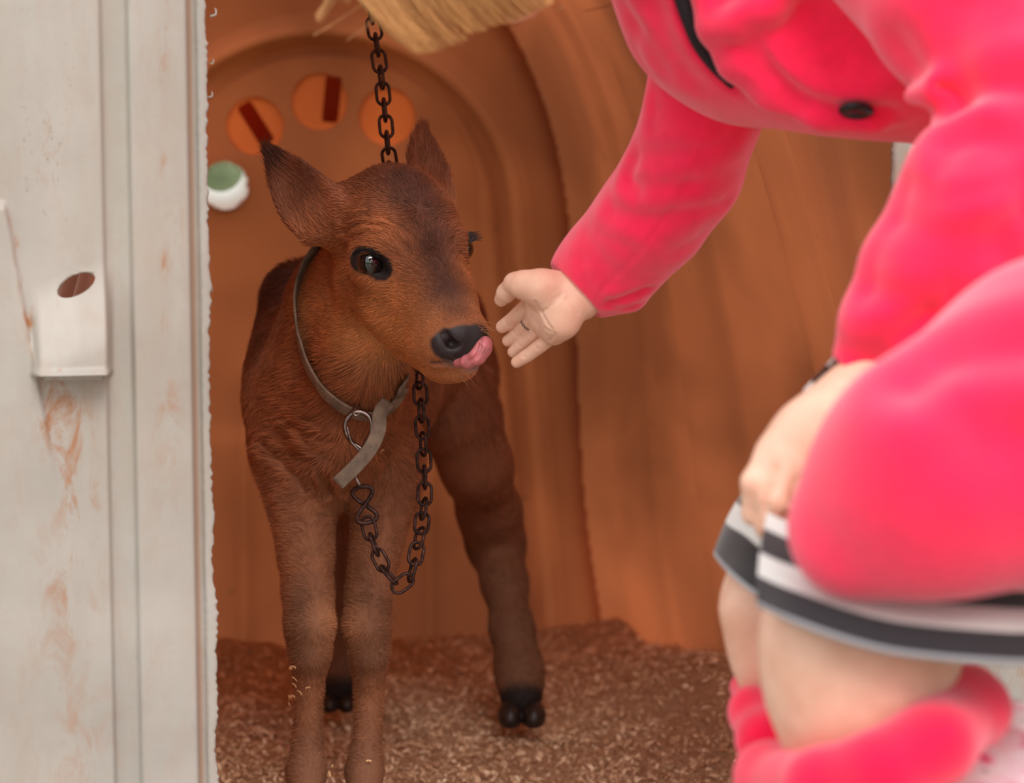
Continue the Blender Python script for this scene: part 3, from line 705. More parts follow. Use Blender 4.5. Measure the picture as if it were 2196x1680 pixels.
# eyelashes and eyelid rims
dark = simple('lash', (22, 15, 14), .6)
def lashes(name, pts, out, L, n, down=0.):
    pts = spline(pts, n); o = nrm(out); K_ = []
    for i, p in enumerate(pts):
        d = nrm(o+rng.normal(0, .13, 3)+RH@np.array([0, -.35+.5*i/n, 0])*.4); l_ = L*rng.uniform(.6, 1.1)
        K_.append([p, p+d*l_*.4+np.array([0, 0, .12*l_]), p+d*l_*.75+np.array([0, 0, .06*l_]), p+d*l_+np.array([0, 0, -.02*l_+down])])
    return hair(name, None, np.array(K_), np.array([.00035, .0003, .0002, .00006]), dark, CC)
lashes('eyelashes', [P(762, 548, 2.352), P(778, 538, 2.348), P(800, 538, 2.346), P(820, 556, 2.347)], nrm(CAM-ER)+np.array([-.9, 0, .1]), .008, 70)
lashes('eyelashes', [EL+RH@np.array([.016, .016, .010]), EL+RH@np.array([.0185, .004, .012]), EL+RH@np.array([.0175, -.010, .009])], RH@np.array([1., .2, .1]), .016, 38)
# tongue curling up over the right of the nose
T_ = SDF(); tp = [(978, 776, 2.288, 9), (1000, 772, 2.268, 12), (1020, 760, 2.258, 14), (1033, 742, 2.258, 14), (1038, 730, 2.262, 12)]
T_.chain([(a+3, b+3, d, r) for a, b, d, r in tp], .006); T_.chain([(a+7, b+8, d+.004, r*.85) for a, b, d, r in tp[1:]], .005)
for a, b_2 in (((1006, 776), (1022, 765)), ((1022, 765), (1030, 745)), ((1030, 745), (1032, 725))):
    p = hit(T_, *a, 2.0); q = hit(T_, *b_2, 2.0); T_.sub(rcone(p, q, .0012, .0012), .003)
Vt, Ft = T_.mesh(.0011); Vt = relax(Vt, Ft, 1, .5)
mt = simple('tongue_skin', (196, 112, 118), .28, var=.10, scale=120, bmp=.2, bscale=500); b = mt.node_tree.nodes['Principled BSDF']; setin(b, Subsurface_Weight=.25, Subsurface_Scale=.01)
tag(mesh('tongue', Vt, Ft, mt, CC), 'pink tongue curled up over the nose')
# hooves
mhf = simple('hoof_horn', (34, 26, 24), .45, var=.3, scale=90)
for (x, y, d, r) in ((655, 1788, 2.55, 48), (780, 1790, 2.56, 48), (1119, 1530, 3.045, 52), (727, 1505, 3.11, 38)):
    Hf = SDF()
    for q in (-1, 1):
        c = P(x+q*r*.48, y, d); s_ = PX(r, d)
        Hf.add(ell(c+np.array([0, -.004, -.002]), (s_*.52, s_*.95, s_*.62)), .002)
    lo = P(x, y, d)[2]-PX(r, d)*.62
    Hf.sub((lambda p, z_=P(x, y+r*.45, d)[2]: p[..., 2]-z_, P(x, y, d)-.1, P(x, y, d)+.1), .002)
    Vh, Fh = Hf.mesh(.0022); mesh('hoof', Vh, relax(Vh, Fh, 0) is None or Fh, mhf, CC)
# ---- fur
def fur_flow(V, N):
    l = hloc(V); f_ax, u_ax, s_ax = RH[:, 1], RH[:, 2], RH[:, 0]
    D = np.tile(np.array([0., .35, -1.]), (len(V), 1))
    wh = np.array([0, .012, .052]); hd = sstep(-.16, -.11, l[:, 1])[:, None]
    away = nrm((l-wh)*np.array([1, 1, .6])) @ RH.T
    cheek = np.tile(-f_ax*.9-u_ax*.6, (len(V), 1)); up_m = np.tile(-f_ax*.8+u_ax*.1, (len(V), 1))
    k = sstep(-.01, .03, l[:, 2])[:, None]; fh = sstep(.05, .0, l[:, 1])[:, None]
    hdv = (up_m*(1-fh)+away*fh)*k + cheek*(1-k)
    D = D*(1-hd)+hdv*hd
    for (b0, t0) in (EARR, EARL):
        a = P(*b0); t = P(*t0); near = sstep(.05, .035, pdist(V, [a+(t-a)*.15, t]))[:, None]; D = D*(1-near)+nrm(t-a+np.array([0, 0, -.02]))*near
    D = D + (.3+.45*sstep(.4, .55, V[:, 2]))[:, None]*(np.stack([vnoise(V*38, 1), vnoise(V*38, 2), vnoise(V*38, 3)], 1)-.5)
    D = D - (D*N).sum(1)[:, None]*N
    return nrm(D)
def grow(n, V, Fc, N, col, keepfn, lenfn):
    A = np.linalg.norm(np.cross(V[Fc[:, 2]]-V[Fc[:, 0]], V[Fc[:, 3]]-V[Fc[:, 1]]), axis=1)
    wgt = A*keepfn(V[Fc].mean(1), Fc); wgt /= wgt.sum()
    fi = rng.choice(len(Fc), n, p=wgt); q = Fc[fi]; a = rng.uniform(0, 1, n)[:, None]; c_ = rng.uniform(0, 1, n)[:, None]
    bi = lambda X: (X[q[:, 0]]*(1-a)+X[q[:, 1]]*a)*(1-c_)+(X[q[:, 3]]*(1-a)+X[q[:, 2]]*a)*c_
    R = bi(V); NN = nrm(bi(N)); cl = bi(col); L = lenfn(R)*rng.uniform(.65, 1.15, n)
    D = fur_flow(R, NN); lift = .30+.18*vnoise(R*60, 5)+rng.normal(0, .06, n)
    d0 = nrm(D+NN*lift[:, None]); d1 = nrm(D+NN*(lift*.3)[:, None]+rng.normal(0, .07, (n, 3)))
    R = R-NN*.0006
    pts = np.stack([R, R+d0*(L*.33)[:, None], R+d0*(L*.5)[:, None]+d1*(L*.2)[:, None], R+d0*(L*.5)[:, None]+d1*(L*.55)[:, None]], 1)
    tone = rng.normal(1, .18, n).clip(.5, 1.6)*(.80+.4*vnoise(R*75, 8))
    return pts, cl*tone[:, None]
mf = M('fur_strand'); nt = mf.node_tree; b = nt.nodes['Principled BSDF']; at = node(mf, 'ShaderNodeAttribute', attribute_name='tint')
link(mf, at.outputs['Color'], b.inputs['Base Color']); setin(b, Roughness=.55); b.inputs['Specular IOR Level'].default_value = .3
N1 = vnormals(V1, F1)
lk = hloc(V1)
eyed = np.minimum(pdist(V1, [P(772, 556, 2.352), P(796, 562, 2.350), P(818, 574, 2.350), P(830, 585, 2.35)]), np.linalg.norm(V1-EL-RH@np.array([.02, .006, 0]), axis=1))
vis = (1-np.clip(bare*1.3, 0, 1))*sstep(.013, .016, eyed)
def keepfn(C, Fc): 
    l = hloc(C); head = (l[:, 1] > -.13) & (l[:, 2] > -.12)
    return vis[Fc].min(1)*np.where(head, 2.6, 1.0)*np.where(C[:, 1] > 2.85, .55, 1)
def lenfn(R):
    l = hloc(R); head = sstep(-.16, -.08, l[:, 1])*(l[:, 2] > -.13); muz = sstep(.05, .12, l[:, 1])
    L = .018*(1-head)+.0095*head; L = L*(1-.55*muz); L = L*(1-.55*sstep(.52, .36, R[:, 2]))
    crown = np.exp(-(((l-np.array([0, -.08, .055]))/np.array([.05, .05, .03]))**2).sum(1)); return L*(1+.5*crown)
NF = 300000
pts, cl = grow(NF, V1, F1, N1, tint, keepfn, lenfn)
fo = hair('fur', None, pts, np.array([.00026, .00024, .00018, .00005]), mf, CC, cl*1.3)
tag(fo, kind='stuff')
# ear fringes and chin whiskers
wk = []
for (x, y, d) in [(rng.uniform(930, 1040), rng.uniform(790, 812), 2.30) for _ in range(14)]+[(rng.uniform(1005, 1035), rng.uniform(690, 712), 2.27) for _ in range(6)]:
    p = hit(K, x, y, 2.0); 
    if p[1] > 2.5: continue
    o = nrm(np.array([rng.uniform(.3, 1), rng.uniform(-.6, .1), rng.uniform(-.5, .2)])); L = rng.uniform(.012, .022)
    wk.append([p, p+o*L*.35, p+o*L*.7+np.array([0, 0, -.001]), p+o*L+np.array([0, 0, -.003])])
tag(hair('whiskers', None, np.array(wk), np.array([.0002, .00018, .00012, .00004]), simple('whisker', (170, 120, 80), .5), CC), kind='stuff')
# ------------------------------------------------------------------ collar, clip and tether chain
leather = simple('weathered_leather', (108, 88, 72), .75, var=.22, scale=60, bmp=.4, bscale=260)
steel = simple('worn_steel', (120, 104, 98), .32, metal=1.0, var=.25, scale=120)
iron = simple('rusty_iron', (58, 38, 34), .5, metal=.75, var=.45, scale=160, bmp=.5, bscale=400)
# collar path: visible pixels at the throat and the left side, closed behind the head
cf = [(690, 538), (664, 575), (647, 625), (645, 680), (654, 735), (674, 790), (705, 838), (748, 872), (790, 884), (826, 870), (846, 846), (858, 815)]
def lifthit(x, y, up=.006):
    p = hit(K, x, y, 2.0); e_ = .003
    g = np.array([float(K((p+dv)[None])[0])-float(K((p-dv)[None])[0]) for dv in np.eye(3)*e_]); n = nrm(g); return p+n*up, n
cp = [lifthit(x, y, .0075) for x, y in cf]
fp = [p for p, n in cp]; fn = [n for p, n in cp]
back = [P(868, 760, 2.56), P(862, 690, 2.62), P(830, 590, 2.66), P(760, 520, 2.66)]
path = spline(np.array(fp+back+[fp[0]]), 120); 
cen = np.mean(path, 0); axn = nrm(P(760, 560, 2.46)-P(715, 790, 2.60))
T = nrm(np.gradient(path, axis=0)); outw = nrm(path-cen-((path-cen)@axn)[:, None]*axn); sd_ = nrm(np.cross(T, outw)); outw = nrm(np.cross(sd_, T)); outw = np.where((outw*(path-cen)).sum(1)[:, None] < 0, -outw, outw)
CO = empty('collar', fp[7]); tag(CO, 'weathered grey leather collar buckled round the neck of the brown calf', 'collar')
mesh('strap', *ribbon(path, sd_, outw, .0155, .0034), leather, CO)
# free end of the strap, curling down
tp = spline(np.array([P(832, 862, 2.452), P(815, 888, 2.436), P(812, 922, 2.430), P(797, 958, 2.426), P(768, 995, 2.422), P(724, 1038, 2.418)]), 40)
T = nrm(np.gradient(tp, axis=0)); vd = nrm(CAM-tp); sd_ = nrm(np.cross(T, vd)); nn_ = nrm(np.cross(sd_, T))
mesh('strap_end', *ribbon(tp, sd_, nn_, .0162, .0038), leather, CO)
lp_ = spline(np.array([P(760, 868, 2.446), P(756, 884, 2.438), P(764, 892, 2.436), P(772, 884, 2.440), P(770, 868, 2.448)]), 20); mesh('buckle_loop', *tube(lp_, .0015, 8), steel, CO)
# chain
CH = empty('tether_chain', P(790, -300, 2.5)); tag(CH, 'rusty iron chain hanging from the hutch roof and looping to the calf collar', 'chain')
def ring(c, T, side, L, Wd, r, n=36, m=9):
    """stadium link centred at c, long axis T, width axis side"""
    a = np.linspace(0, 2*math.pi, n, endpoint=False); s = (L-Wd)/2
    u = np.cos(a)*Wd/2; v = np.sin(a)*Wd/2+np.where(np.sin(a) > 0, s, -s)
    return tube(c+u[:, None]*side+v[:, None]*T, r, m, closed=True)
cpx = [(776, -420, 2.53), (782, -150, 2.53), (792, 0, 2.53), (804, 70, 2.53), (817, 160, 2.53), (826, 250, 2.53), (836, 345, 2.535), (862, 440, 2.60), (890, 560, 2.585), (898, 700, 2.54), (900, 800, 2.50), (903, 870, 2.492), (908, 960, 2.490), (911, 1050, 2.490), (905, 1120, 2.470), (893, 1185, 2.452), (882, 1230, 2.448), (862, 1252, 2.445), (838, 1238, 2.444), (815, 1200, 2.448), (796, 1150, 2.452), (788, 1116, 2.452)]
dense = spline(np.array([P(*q) for q in cpx]), 1500); sl_ = np.concatenate([[0], np.cumsum(np.linalg.norm(np.diff(dense, axis=0), axis=1))])
pitch = .0188; n_ = int(sl_[-1]/pitch)
for i in range(n_):
    s0 = sl_[-1]-pitch*(i+.5); c = np.array([np.interp(s0, sl_, dense[:, k]) for k in range(3)]); c2 = np.array([np.interp(s0-.006, sl_, dense[:, k]) for k in range(3)])
    T = nrm(c-c2) if np.linalg.norm(c-c2) > 1e-6 else np.array([0, 0, 1.]); vd = nrm(CAM-c); s1 = nrm(np.cross(T, vd)); s2 = nrm(np.cross(s1, T))
    an = (i % 2)*math.pi/2 + .25+rng.normal(0, .12); sd2 = s1*math.cos(an)+s2*math.sin(an)
    mesh('link', *ring(c, T, sd2, .0262, .0155, .0019), iron, CH)
# figure-eight swivel link and the snap clip
e1 = P(778, 1060, 2.448); e2 = P(786, 1106, 2.450); a = np.linspace(0, 2*math.pi, 60, endpoint=False)
ax = nrm(e2-e1); sd2 = nrm(np.cross(ax, nrm(CAM-e1))); dp = nrm(np.cross(sd2, ax)); ce = (e1+e2)/2
pth = ce+np.sin(a)[:, None]*ax*.0205+(np.sin(2*a))[:, None]*sd2*.0098*1.15+np.cos(a)[:, None]*dp*.0018
mesh('twisted_link', *tube(pth, .0026, 9, closed=True), iron, CH)
sp = [(772, 1042), (762, 1020), (768, 985), (776, 965), (756, 950), (742, 928), (741, 905), (754, 888), (772, 884), (790, 893), (797, 912), (793, 935), (782, 955), (776, 968)]
sn = spline(np.array([P(x, y, 2.440) for x, y in sp]), 90); mesh('snap_clip', *tube(sn, np.interp(np.linspace(0, 1, 90), [0, .3, .35, 1], [.0026, .0026, .0032, .0030]), 10), steel, CH)
sp2 = spline(np.array([P(744, 915, 2.4375), P(752, 945, 2.4375), P(764, 960, 2.4375), P(772, 968, 2.438)]), 20); mesh('snap_gate', *tube(sp2, .0018, 8), steel, CH)
# ------------------------------------------------------------------ the person in the pink coat
PE = empty('person', (.62, 1.72, -.02)); tag(PE, 'crouching person in a bright pink coat and striped skirt reaching towards the calf', 'person')
def fabric(name, col, sheen=1.0, var=.05, bs=900, dk=None):
    m = M(name); b = m.node_tree.nodes['Principled BSDF']; setin(b, Roughness=.9, Sheen_Weight=sheen, Sheen_Roughness=.55)
    b.inputs['Sheen Tint'].default_value = (1, .72, .78, 1); b.inputs['Specular IOR Level'].default_value = .1
    f = noise(m, 70, 6, .65); link(m, ramp(m, f, [(.3, [q*(1-var) for q in col]), (.7, [min(255, q*(1+var)) for q in col])]), b.inputs['Base Color'])
    link(m, bump(m, noise(m, bs, 4, .7), .35, .001), b.inputs['Normal']); return m
pink = fabric('pink_fleece', (251, 29, 79), .6); red = fabric('deep_pink_fleece', (240, 8, 66), .5); inner = fabric('cuff_facing', (214, 0, 48), .1)
def skin_mat():
    m = M('skin'); b = m.node_tree.nodes['Principled BSDF']; f = noise(m, 26, 5, .6)
    c = ramp(m, f, [(.32, (214, 162, 138)), (.68, (232, 188, 166))]); link(m, c, b.inputs['Base Color'])
    setin(b, Roughness=.55, Subsurface_Weight=.2, Subsurface_Scale=.012); b.inputs['Subsurface Radius'].default_value = (1, .35, .2); b.inputs['Specular IOR Level'].default_value = .35
    link(m, bump(m, noise(m, 500, 5, .65), .15, .0006), b.inputs['Normal']); return m
skin = skin_mat()
def lines(sdf, sets, V, N, rg=.22):
    """sew folds into a surface: each set is (pixels, depth, width)"""
    d = np.zeros(len(V))
    for pts, dep, wd in sets:
        h_ = [q for q in (hit(sdf, x, y, 1.1) for x, y in pts) if np.linalg.norm(q-V.mean(0)) < 1.2]
        if len(h_) < 2: continue
        sm = spline(np.array(h_), max(6, 4*len(h_))); q = pdist(V, list(sm))
        w_ = wd*1.55; d += -dep*.85*np.exp(-(q/w_)**2) + .0*dep+rg*dep*np.exp(-((q-2.0*w_)/(w_*1.1))**2)
    return V+N*d[:, None]
# far sleeve
S1 = SDF()
S1.chain([(1236, 620, 2.205, 53), (1268, 592, 2.20, 76), (1325, 548, 2.18, 94), (1400, 462, 2.14, 107), (1470, 360, 2.10, 112), (1508, 240, 2.06, 114), (1540, 60, 2.03, 135), (1580, -80, 2.0, 150)], .03)
S1.add(rcone(P(1320, 640, 2.20), P(1352, 640, 2.19), PX(28, 2.2), PX(30, 2.19)), .012)
Vs1, Fs1 = S1.mesh(.0034); Ns = vnormals(Vs1, Fs1)
c0 = P(1236, 620, 2.198); ax1 = nrm(c0-P(1290, 570, 2.20))
sets1 = [([(1405, 205), (1450, 203), (1500, 190)], .003, .006), ([(1402, 238), (1470, 242), (1525, 220)], .004, .006), ([(1400, 275), (1480, 282), (1570, 262)], .004, .007), ([(1368, 332), (1450, 330), (1570, 300)], .004, .007),
  ([(1352, 388), (1430, 402), (1480, 396)], .0035, .006), ([(1355, 350), (1345, 385), (1362, 410)], .004, .006), ([(1312, 455), (1400, 470), (1470, 455), (1550, 440)], .004, .007), ([(1290, 500), (1350, 530)], .002, .006), ([(1262, 505), (1292, 560), (1300, 600)], .0018, .007), ([(1450, 540), (1500, 510), (1520, 480)], .002, .007),
  ([(1312, 648), (1350, 636), (1384, 622)], .005, .004), ([(1300, 655), (1335, 660), (1365, 655)], .002, .003), ([(1250, 560), (1262, 610), (1290, 640)], .0015, .006),
  ([(1538, 250), (1500, 340), (1470, 405), (1410, 490), (1350, 560), (1300, 612), (1272, 655)], .0014, .0016)]
Vs1 = lines(S1, sets1, Vs1, Ns)
u_ = (Vs1-c0)@ax1; Vs1 = Vs1-np.maximum(u_-.002, 0)[:, None]*ax1          # flat cuff end
Vs1 = Vs1+Ns*(.003*(vnoise(Vs1*22)-.5))[:, None]
# torso of the coat
S2 = SDF()
S2.chain([(1640, -50, 1.98, 325), (1850, -40, 1.92, 312), (2260, 90, 1.92, 262), (2480, 760, 1.86, 330)], .04)
S2.add(rcone(P(1560, -160, 2.02), P(1400, -235, 1.90), .10, .07), .04)
sp0 = hit(S2, 1755, 90, 1.1); fr = frame(nrm(CAM-sp0), nrm(P(1900, 190, 1.8)-P(1610, 10, 1.8)))
S2.sub(ell(sp0, (PX(185, 1.78), PX(118, 1.78), .034), fr), .010)
gp = [hit(S2, x, y, 1.1) for x, y in ((1462, -30), (1482, 40), (1502, 95), (1535, 145), (1572, 185))]
for i, (a, b) in enumerate(zip(gp, gp[1:])): S2.sub(rcone(a, b, .0115-.0015*i, .0100-.0015*i), .006)
S2.sub(rcone(gp[-1], hit(S2, 1590, 200, 1.1), .005, .002), .006)
# lapel and rolled collar
lp = [hit(S2, x, y, 1.1)+nrm(CAM-P(x, y, 1.7))*.002 for x, y in ((1500, -40), (1530, 60), (1575, 140), (1650, 205), (1760, 248), (1870, 262))]
for a, b in zip(lp, lp[1:]): S2.add(rcone(a, b, .010, .010), .016)
lp = [hit(S2, x, y, 1.1) for x, y in ((1560, 50), (1600, 42), (1650, 15), (1690, -30))]
for a, b in zip(lp, lp[1:]): S2.add(rcone(a, b, .012, .012), .012)
Vs2, Fs2 = S2.mesh(.0055); N_ = vnormals(Vs2, Fs2)
sets2 = [([(1345, 20), (1385, 90), (1420, 150)], .004, .008), ([(1400, 10), (1430, 100), (1480, 170)], .005, .009), ([(1360, 60), (1365, 110), (1395, 165)], .003, .007), ([(1600, 60), (1640, 130), (1715, 205), (1800, 240), (1900, 238)], .006, .006), ([(1640, 60), (1700, 120), (1800, 160)], .0015, .006), ([(1530, 110), (1600, 190), (1700, 235)], .003, .006)]
Vs2 = lines(S2, sets2, Vs2, N_); Vs2 = Vs2+N_*(.006*(vnoise(Vs2*14)-.5))[:, None]
# near sleeve
S3 = SDF()
S3.chain([(1960, -160, 1.80, 230), (2070, 0, 1.74, 205), (2178, 185, 1.70, 162), (2182, 325, 1.68, 162), (2086, 450, 1.66, 152), (2000, 590, 1.67, 138), (1925, 700, 1.68, 112), (1865, 785, 1.69, 76)], .008)
S3.add(rcone(P(1958, 200, 1.71), P(2010, 180, 1.68), PX(22, 1.7), PX(45, 1.7)), .012)
Vs3, Fs3 = S3.mesh(.0042); N_ = vnormals(Vs3, Fs3)
sets3 = [([(1972, 238), (2050, 222), (2195, 180)], .008, .009), ([(1968, 300), (2040, 312), (2150, 282), (2195, 245)], .006, .009), ([(1958, 338), (2020, 362), (2110, 347), (2195, 312)], .005, .009), ([(1950, 395), (2010, 422), (2110, 407), (2195, 380)], .006, .009),
  ([(1925, 472), (2010, 505), (2100, 497), (2195, 462)], .007, .010), ([(1882, 550), (1965, 567), (2050, 565), (2140, 540)], .005, .009), ([(1866, 622), (1940, 632), (2040, 622)], .007, .009), ([(1845, 775), (1892, 722), (1960, 688), (2040, 665)], .007, .009), ([(1890, 800), (1940, 740), (2000, 700)], .006, .007), ([(1930, 100), (1960, 160), (2010, 180)], .005, .012), ([(2060, 20), (2040, 120), (2000, 170)], .004, .014)]
Vs3 = lines(S3, [(a, b*1.7, c*1.05) for a, b, c in sets3], Vs3, N_, .25)
c3 = P(1862, 790, 1.69); ax3 = nrm(P(1848, 812, 1.69)-P(1915, 715, 1.68)); u_ = (Vs3-c3)@ax3; Vs3 = Vs3-np.maximum(u_-.006, 0)[:, None]*ax3
# coat skirt over the thigh
S4 = SDF()
S4.chain([(1838, 1136, 1.475, 148), (2010, 1020, 1.46, 240), (2310, 900, 1.48, 340), (2650, 900, 1.58, 360)], .03)
S4.add(rcone(P(2250, 700, 1.62), P(2080, 690, 1.66), PX(140, 1.6), PX(70, 1.66)), .03)
Vs4, Fs4 = S4.mesh(.006); N_ = vnormals(Vs4, Fs4)
sets4 = [([(1960, 830), (2040, 780), (2150, 760), (2195, 755)], .006, .012), ([(2100, 905), (2195, 930)], .005, .014), ([(2020, 1000), (2120, 1000), (2195, 1040)], .003, .02), ([(1750, 1150), (1850, 1190), (2000, 1180)], .002, .02)]
Vs4 = lines(S4, [(a, b*2, c) for a, b, c in sets4], Vs4, N_, .4)
coat = mesh('coat', *merge([(Vs1, Fs1), (Vs2, Fs2), (Vs3, Fs3), (Vs4, Fs4)]), pink, PE); tag(coat, 'bright pink fleece coat')
# near-black tube laid in the gap beside the lapel, cuff facing, button
dk = simple('dark_gap', (24, 14, 24), .8)
gl_ = [p+nrm(p-CAM)*.006 for p in gp]; mesh('gap_strip', *tube(spline(np.array(gl_), 20), np.linspace(.0105, .0035, 20), 10), dk, coat)
fac = []; c0 = P(1235, 622, 2.192); sd1 = nrm(np.cross(ax1, nrm(CAM-c0))); up1 = nrm(np.cross(sd1, ax1)); a = np.linspace(0, 2*math.pi, 48, endpoint=False)
for (r, off) in ((.0268, -.012), (.0272, .0062), (.0264, .0078), (.0248, .0078), (.0240, -.012)): fac.append(c0+ax1*off+np.cos(a)[:, None]*sd1*r*1.02+np.sin(a)[:, None]*up1*r)
mesh('cuff', np.concatenate(fac), [(i*48+k, i*48+(k+1) % 48, (i+1)*48+(k+1) % 48, (i+1)*48+k) for i in range(4) for k in range(48)], inner, coat)
bpz = hit(S2, 1836, 238, 1.1); n_b = nrm(np.array([-.1, -.38, -.92])); Bt = SDF(); Bt.add(ell(bpz+nrm(CAM-bpz)*.004, (.0150, .0150, .0045), frame(n_b)), .002); Bt.sub(ell(bpz+nrm(CAM-bpz)*.004+n_b*.006, (.0098, .0098, .004), frame(n_b)), .002)
mesh('button', *Bt.mesh(.0011), simple('dark_button', (50, 46, 50), .25, metal=.6), coat)
# ---- skin: one body; fine meshes for the hands, coarser for the rest
Bd = SDF()
Bd.chain([(2450, 800, 1.84, 280), (2270, 90, 1.95, 190), (1900, -80, 1.98, 215), (1700, -120, 1.98, 225)], .04)
Bd.chain([(1640, -170, 1.95, 120), (1350, -260, 1.86, 95), (1180, -290, 1.81, 95)], .04)
hc_ = P(1010, -270, 1.80); hf = nrm(np.array([-.55, .25, -.80])); hup = nrm(np.array([-.80, 0, .58])); hx = np.cross(hf, hup); Rh = np.column_stack([hx, hf, hup])
def hp(x, f, u): return hc_+Rh@np.array([x, f, u])
Bd.add(ell(hc_+Rh@np.array([0, -.012, .022]), (.072, .092, .088), Rh), .02); Bd.add(ell(hp(0, .022, -.045), (.054, .062, .062), Rh), .03); Bd.add(ell(hp(0, .055, -.085), (.026, .024, .020), Rh), .03)
Bd.add(rcone(hp(0, .080, -.005), hp(0, .098, -.035), .008, .012), .012); 
for s in (-1, 1):
    Bd.sub(ell(hp(s*.030, .086, .004), (.017, .012, .011), Rh), .012); Bd.add(ell(hp(s*.030, .073, .003), (.0135, .0135, .0125), Rh), .002); Bd.add(ell(hp(s*.072, -.010, -.010), (.008, .020, .030), Rh), .008); Bd.add(rcone(hp(s*.014, .083, -.058), hp(0, .086, -.057), .005, .0065), .006)
    Bd.add(rcone(hp(s*.013, .081, -.068), hp(0, .084, -.070), .005, .007), .006)
# legs
Bd.chain([(2480, 980, 1.72, 200), (2150, 1140, 1.56, 165), (1850, 1260, 1.545, 150)], .03)
Bd.chain([(1850, 1290, 1.55, 172), (1838, 1380, 1.545, 196), (1848, 1470, 1.55, 192), (1862, 1640, 1.57, 160), (1880, 1850, 1.58, 130), (1900, 2300, 1.60, 75), (1905, 2560, 1.61, 75), (1780, 2640, 1.60, 70)], .02)
Bd.chain([(2450, 960, 1.95, 180), (2100, 1080, 1.84, 140), (1670, 1250, 1.75, 95), (1652, 1310, 1.75, 96), (1668, 1400, 1.76, 92), (1700, 1520, 1.78, 88), (1735, 1700, 1.80, 80), (1780, 2150, 1.85, 60), (1790, 2330, 1.86, 58), (1680, 2370, 1.84, 50)], .02)
# upper arms
Bd.chain([(1600, -60, 2.02, 110), (1520, 220, 2.06, 80), (1440, 400, 2.12, 70), (1330, 545, 2.17, 58), (1262, 605, 2.20, 50)], .02)
Bd.chain([(2020, -40, 1.84, 110), (2180, 200, 1.72, 92), (2170, 340, 1.70, 90), (2040, 560, 1.68, 80), (1925, 715, 1.685, 62), (1885, 775, 1.69, 56)], .006)
Vb, Fb = Bd.mesh(.0062)
# reaching hand, palm to the viewer, thumb up
A = SDF()
A.chain([(1290, 600, 2.19, 50), (1240, 636, 2.185, 47), (1205, 650, 2.18, 45)], .012)
A.add(ell(P(1172, 655, 2.195), (PX(62, 2.2), .017, PX(50, 2.2)), frame(nrm(P(1200, 600, 2.19)-P(1150, 715, 2.20)), nrm(P(1215, 640, 2.17)-P(1140, 690, 2.225)))), .012)
A.chain([(1210, 612, 2.178, 32), (1160, 618, 2.172, 37), (1122, 612, 2.176, 30)], .010)                # thenar
A.chain([(1122, 610, 2.178, 27), (1103, 607, 2.182, 22)], .006); A.chain([(1103, 608, 2.183, 22), (1086, 628, 2.196, 20)], .003); A.chain([(1086, 628, 2.196, 19.5), (1075, 643, 2.205, 15)], .004)   # thumb
A.chain([(1215, 668, 2.172, 32), (1206, 690, 2.176, 34), (1190, 712, 2.188, 28)], .010)                # heel of the hand
A.chain([(1150, 640, 2.20, 26), (1168, 690, 2.20, 28), (1186, 718, 2.20, 22)], .008)
fing = [[(1148, 642, 2.205, 19), (1120, 667, 2.218, 17.5), (1096, 689, 2.232, 16.5), (1077, 701, 2.240, 14.5)],
        [(1158, 668, 2.207, 18), (1133, 693, 2.224, 16.5), (1110, 715, 2.238, 15.5), (1090, 731, 2.248, 14)],
        [(1171, 694, 2.205, 17), (1146, 718, 2.220, 15.5), (1121, 739, 2.234, 14.5), (1101, 755, 2.242, 13.5)],
        [(1188, 718, 2.200, 17), (1160, 741, 2.208, 15.5), (1132, 762, 2.220, 14.5), (1108, 777, 2.228, 13)]]
for f_ in fing:
    G = SDF()
    for a, b in zip(f_, f_[1:]): A.add(rcone(P(*a[:3]), P(*b[:3]), PX(a[3], a[2]), PX(b[3]*.97, b[2])), .0006 if a is not f_[0] else .0020)
# creases of the palm and finger joints
CRS = []
for pts, r in (([(1160, 670), (1180, 660), (1200, 640)], .0009), ([(1148, 648), (1160, 668), (1172, 690), (1184, 706)], .0010), ([(1170, 705), (1190, 716), (1178, 732)], .0008), ([(1180, 655), (1190, 640), (1205, 632)], .0007), ([(1214, 640), (1232, 660), (1240, 672)], .0008),
               ([(1082, 686), (1090, 700)], .0006), ([(1105, 665), (1115, 682)], .0006), ([(1100, 708), (1108, 722)], .0006), ([(1125, 688), (1133, 700)], .0006), ([(1108, 730), (1116, 744)], .0006), ([(1132, 712), (1140, 724)], .0006), ([(1117, 752), (1125, 766)], .0006), ([(1145, 733), (1153, 748)], .0006), ([(1080, 622), (1092, 632)], .0006)):
    CRS.append((pts, r*1.1, .0011))
Va, Fa = A.mesh(.0012); Va = relax(Va, Fa, 1, .35); Va = lines(A, CRS, Va, vnormals(Va, Fa), .3)
